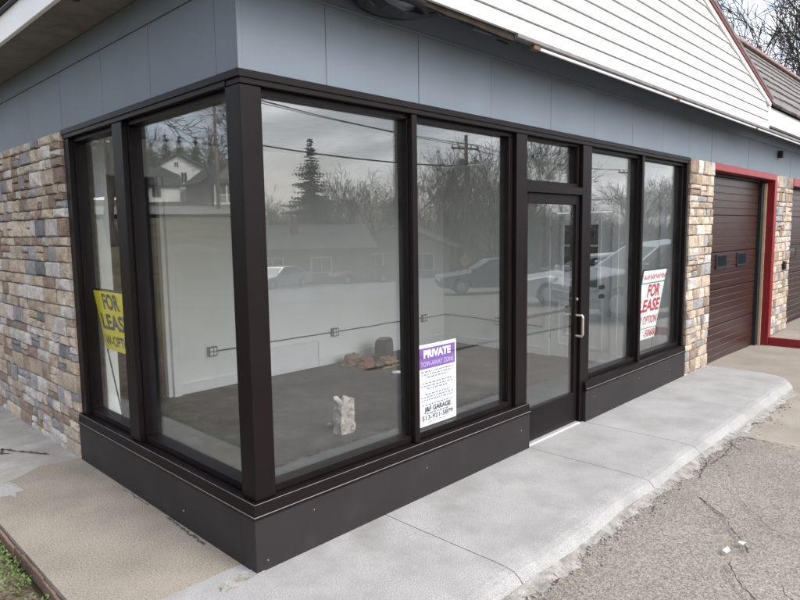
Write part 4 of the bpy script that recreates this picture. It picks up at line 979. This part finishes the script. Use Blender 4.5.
B().prism([(-.05, 1.5), (.05, 1.5), (.05, 1.74), (-.1, 1.86), (-.04, 1.93), (-.24, 1.95), (-.22, 1.75), (-.16, 1.81), (-.05, 1.70)], 1, -.008, -.0045).build('arrow', DARKM, rs_)

# ================================================================= CARS (mirrored in the glass)
def make_car(label, colr, kind, loc, rz, metal=.3):
    c = thing('parked_car', label, 'car', loc, rz)
    pm = mat('car_paint_%s' % (colr,), colr, .28, .5, metal, v=.03, coat=.25); gm = mat('car_glass', (.02, .025, .028), .12, .1, v=.03)
    if kind == 'sedan':
        Lh, Wd = 2.35, 1.80; up = [(2.30, .42), (2.32, .60), (2.18, .72), (1.6, .82), (.95, .92), (-1.55, 1.0), (-2.2, .98), (-2.32, .85), (-2.34, .5), (-2.28, .30)]
        cab = [(1.02, .90), (.22, 1.40), (-.75, 1.46), (-1.2, 1.40), (-1.9, .98)]; wb = (1.42, -1.36); wr = .33
    else:
        Lh, Wd = 2.4, 1.88; up = [(2.30, .46), (2.34, .72), (2.22, .88), (1.6, .99), (1.05, 1.06), (-1.7, 1.14), (-2.22, 1.12), (-2.34, .95), (-2.36, .5), (-2.3, .36)]
        cab = [(1.15, 1.04), (.35, 1.60), (-.6, 1.70), (-1.75, 1.64), (-2.22, 1.10)]; wb = (1.42, -1.36); wr = .36
    bot = []
    for wx_ in (wb[1], wb[0]):
        ar = wr+.07; bot += [(wx_-ar, .28)]+[(wx_-ar*math.cos(R(a)), .28+ar*math.sin(R(a))*1.1) for a in range(20, 180, 20)]+[(wx_+ar, .28)]
    out_ = up+bot+[(2.25, .28)]
    n = len(out_); b = B(); rings = []
    for (yy, k, dz) in ((-Wd/2, .97, .0), (-Wd/2+.10, 1.0, .01), (Wd/2-.10, 1.0, .01), (Wd/2, .97, .0)):
        rings.append([(px*k, yy, .6+(pz-.6)*(k if pz > .6 else 1)+dz) for px, pz in out_])
    for q in rings: b.v += q
    b.f = [(j*n+i, j*n+(i+1) % n, (j+1)*n+(i+1) % n, (j+1)*n+i) for j in range(3) for i in range(n)]+[tuple(range(n)), tuple(range(3*n, 4*n))[::-1]]
    body = b.build('body', pm, c)
    # greenhouse with tumblehome
    zb = min(p[1] for p in cab); zt = max(p[1] for p in cab); hw = lambda z: Wd/2-.06-.20*(z-zb)/(zt-zb)
    b = B(); n = len(cab); b.v = [(px, -hw(pz), pz) for px, pz in cab]+[(px, hw(pz), pz) for px, pz in cab]
    b.f = [tuple(range(n)), tuple(range(n, 2*n))[::-1]]+[(i, n+i, n+(i+1) % n, (i+1) % n) for i in range(n)]
    b.build('cabin', pm, c)
    cx = sum(p[0] for p in cab)/n; 
    def shrink(k, zz): return [(cx+(px-cx)*k, zb+.04+(pz-zb)*zz) for px, pz in cab]
    sg = shrink(.84, .82)
    for s_ in (-1, 1):
        vs2 = [(px, s_*(hw(pz)+.006), pz) for px, pz in sg]; bb = B(); bb.v = vs2+[(p[0], p[1]-s_*.02, p[2]) for p in vs2]; m_ = len(sg); bb.f = [tuple(range(m_)), tuple(range(m_, 2*m_))[::-1]]+[(i, (i+1) % m_, m_+(i+1) % m_, m_+i) for i in range(m_)]
        sw_ = bb.build('side_window', gm, c)
        xm = (cab[1][0]+cab[2][0])/2-.15
        B().box(xm-.04, xm+.04, s_*(Wd/2-.22), s_*(hw(zb)+.012), zb+.05, zb+.06).build('window_seal', DARKM, sw_)
        B().bbox(.85, 1.0, s_*(Wd/2-.02), s_*(Wd/2+.16), zb+.02, zb+.17, .03).build('mirror', pm, c)
        B().bbox(Lh-.28, Lh-.06, s_*(Wd/2-.45), s_*(Wd/2-.06), zb-.30, zb-.16, .03).build('headlight', mat('headlight_lens', (.7, .72, .75), .1, .6), c)
        B().bbox(-Lh-.005, -Lh+.12, s_*(Wd/2-.4), s_*(Wd/2-.05), zb-.2, zb-.05, .02).build('tail_light', mat('tail_light_lens', (.35, .01, .01), .2, .5), c)
        for hx in (.1, -.85): B().bbox(hx-.1, hx+.1, s_*(Wd/2-.01), s_*(Wd/2+.02), zb-.1, zb-.07, .005).build('door_handle', pm, c)
    def pane(p, q, k=.86):
        (xa, za), (xb, zb2) = p, q; d = Vector((xb-xa, 0, zb2-za)); nn = Vector((-d.z, 0, d.x)).normalized()
        if nn.z < 0: nn = -nn
        bb = B(); vs2 = []
        for t in (.08, .92):
            pt = Vector((xa, 0, za))+d*t
            for s_ in (-1, 1): vs2.append(pt+nn*.006+Vector((0, s_*hw(pt.z)*k, 0)))
        bb.add(vs2+[v_-nn*.02 for v_ in vs2], [(0, 1, 3, 2), (4, 6, 7, 5), (0, 4, 5, 1), (1, 5, 7, 3), (3, 7, 6, 2), (2, 6, 4, 0)]); return bb
    pane(cab[0], cab[1]).build('windshield', gm, c); pane(cab[-1], cab[-2]).build('rear_window', gm, c)
    B().bbox(Lh-.10, Lh-.005, -.5, .5, .42, .62, .02).build('grille', DARKM, c)
    for wx_ in wb:
        for s_ in (-1, 1):
            yy = s_*(Wd/2-.12); wh = B().lathe([(wr*.6, -.10), (wr*.96, -.10), (wr, -.06), (wr, .06), (wr*.96, .10), (wr*.6, .10)], (wx_, yy, wr), 1, 24).build('tyre', mat('tyre_rubber', (.015, .015, .015), .8, .3), c)
            B().lathe([(wr*.1, -.112), (wr*.55, -.108), (wr*.62, -.09), (wr*.62, .09), (wr*.55, .108), (wr*.1, .112)], (wx_, yy, wr), 1, 16).build('rim', mat('alloy_rim', (.5, .5, .52), .3, .5, .8), wh)
    return c
def carat(label, colr, kind, az, d, head, metal=.3):
    x, y = pol(MC, az, d); return make_car(label, colr, kind, (x, y, H(x, y)+.01), R(head), metal)
carat('dark grey sedan parked on the lot toward the road sign', (.05, .056, .066), 'sedan', -35.6, 26.5, -137)
carat('white sedan parked on the lot between two other cars', (.55, .56, .56), 'sedan', -26.8, 19.5, -128)
carat('silver crossover parked on the lot in front of the garage', (.20, .225, .235), 'suv', -21.4, 15.5, -143, .2)
carat('pale grey sedan parked at the brick house across the road', (.34, .345, .35), 'sedan', -55.0, 42, 170)
carat('dark red sedan parked at the tan house across the road', (.10, .02, .02), 'sedan', -47.6, 46, 200)
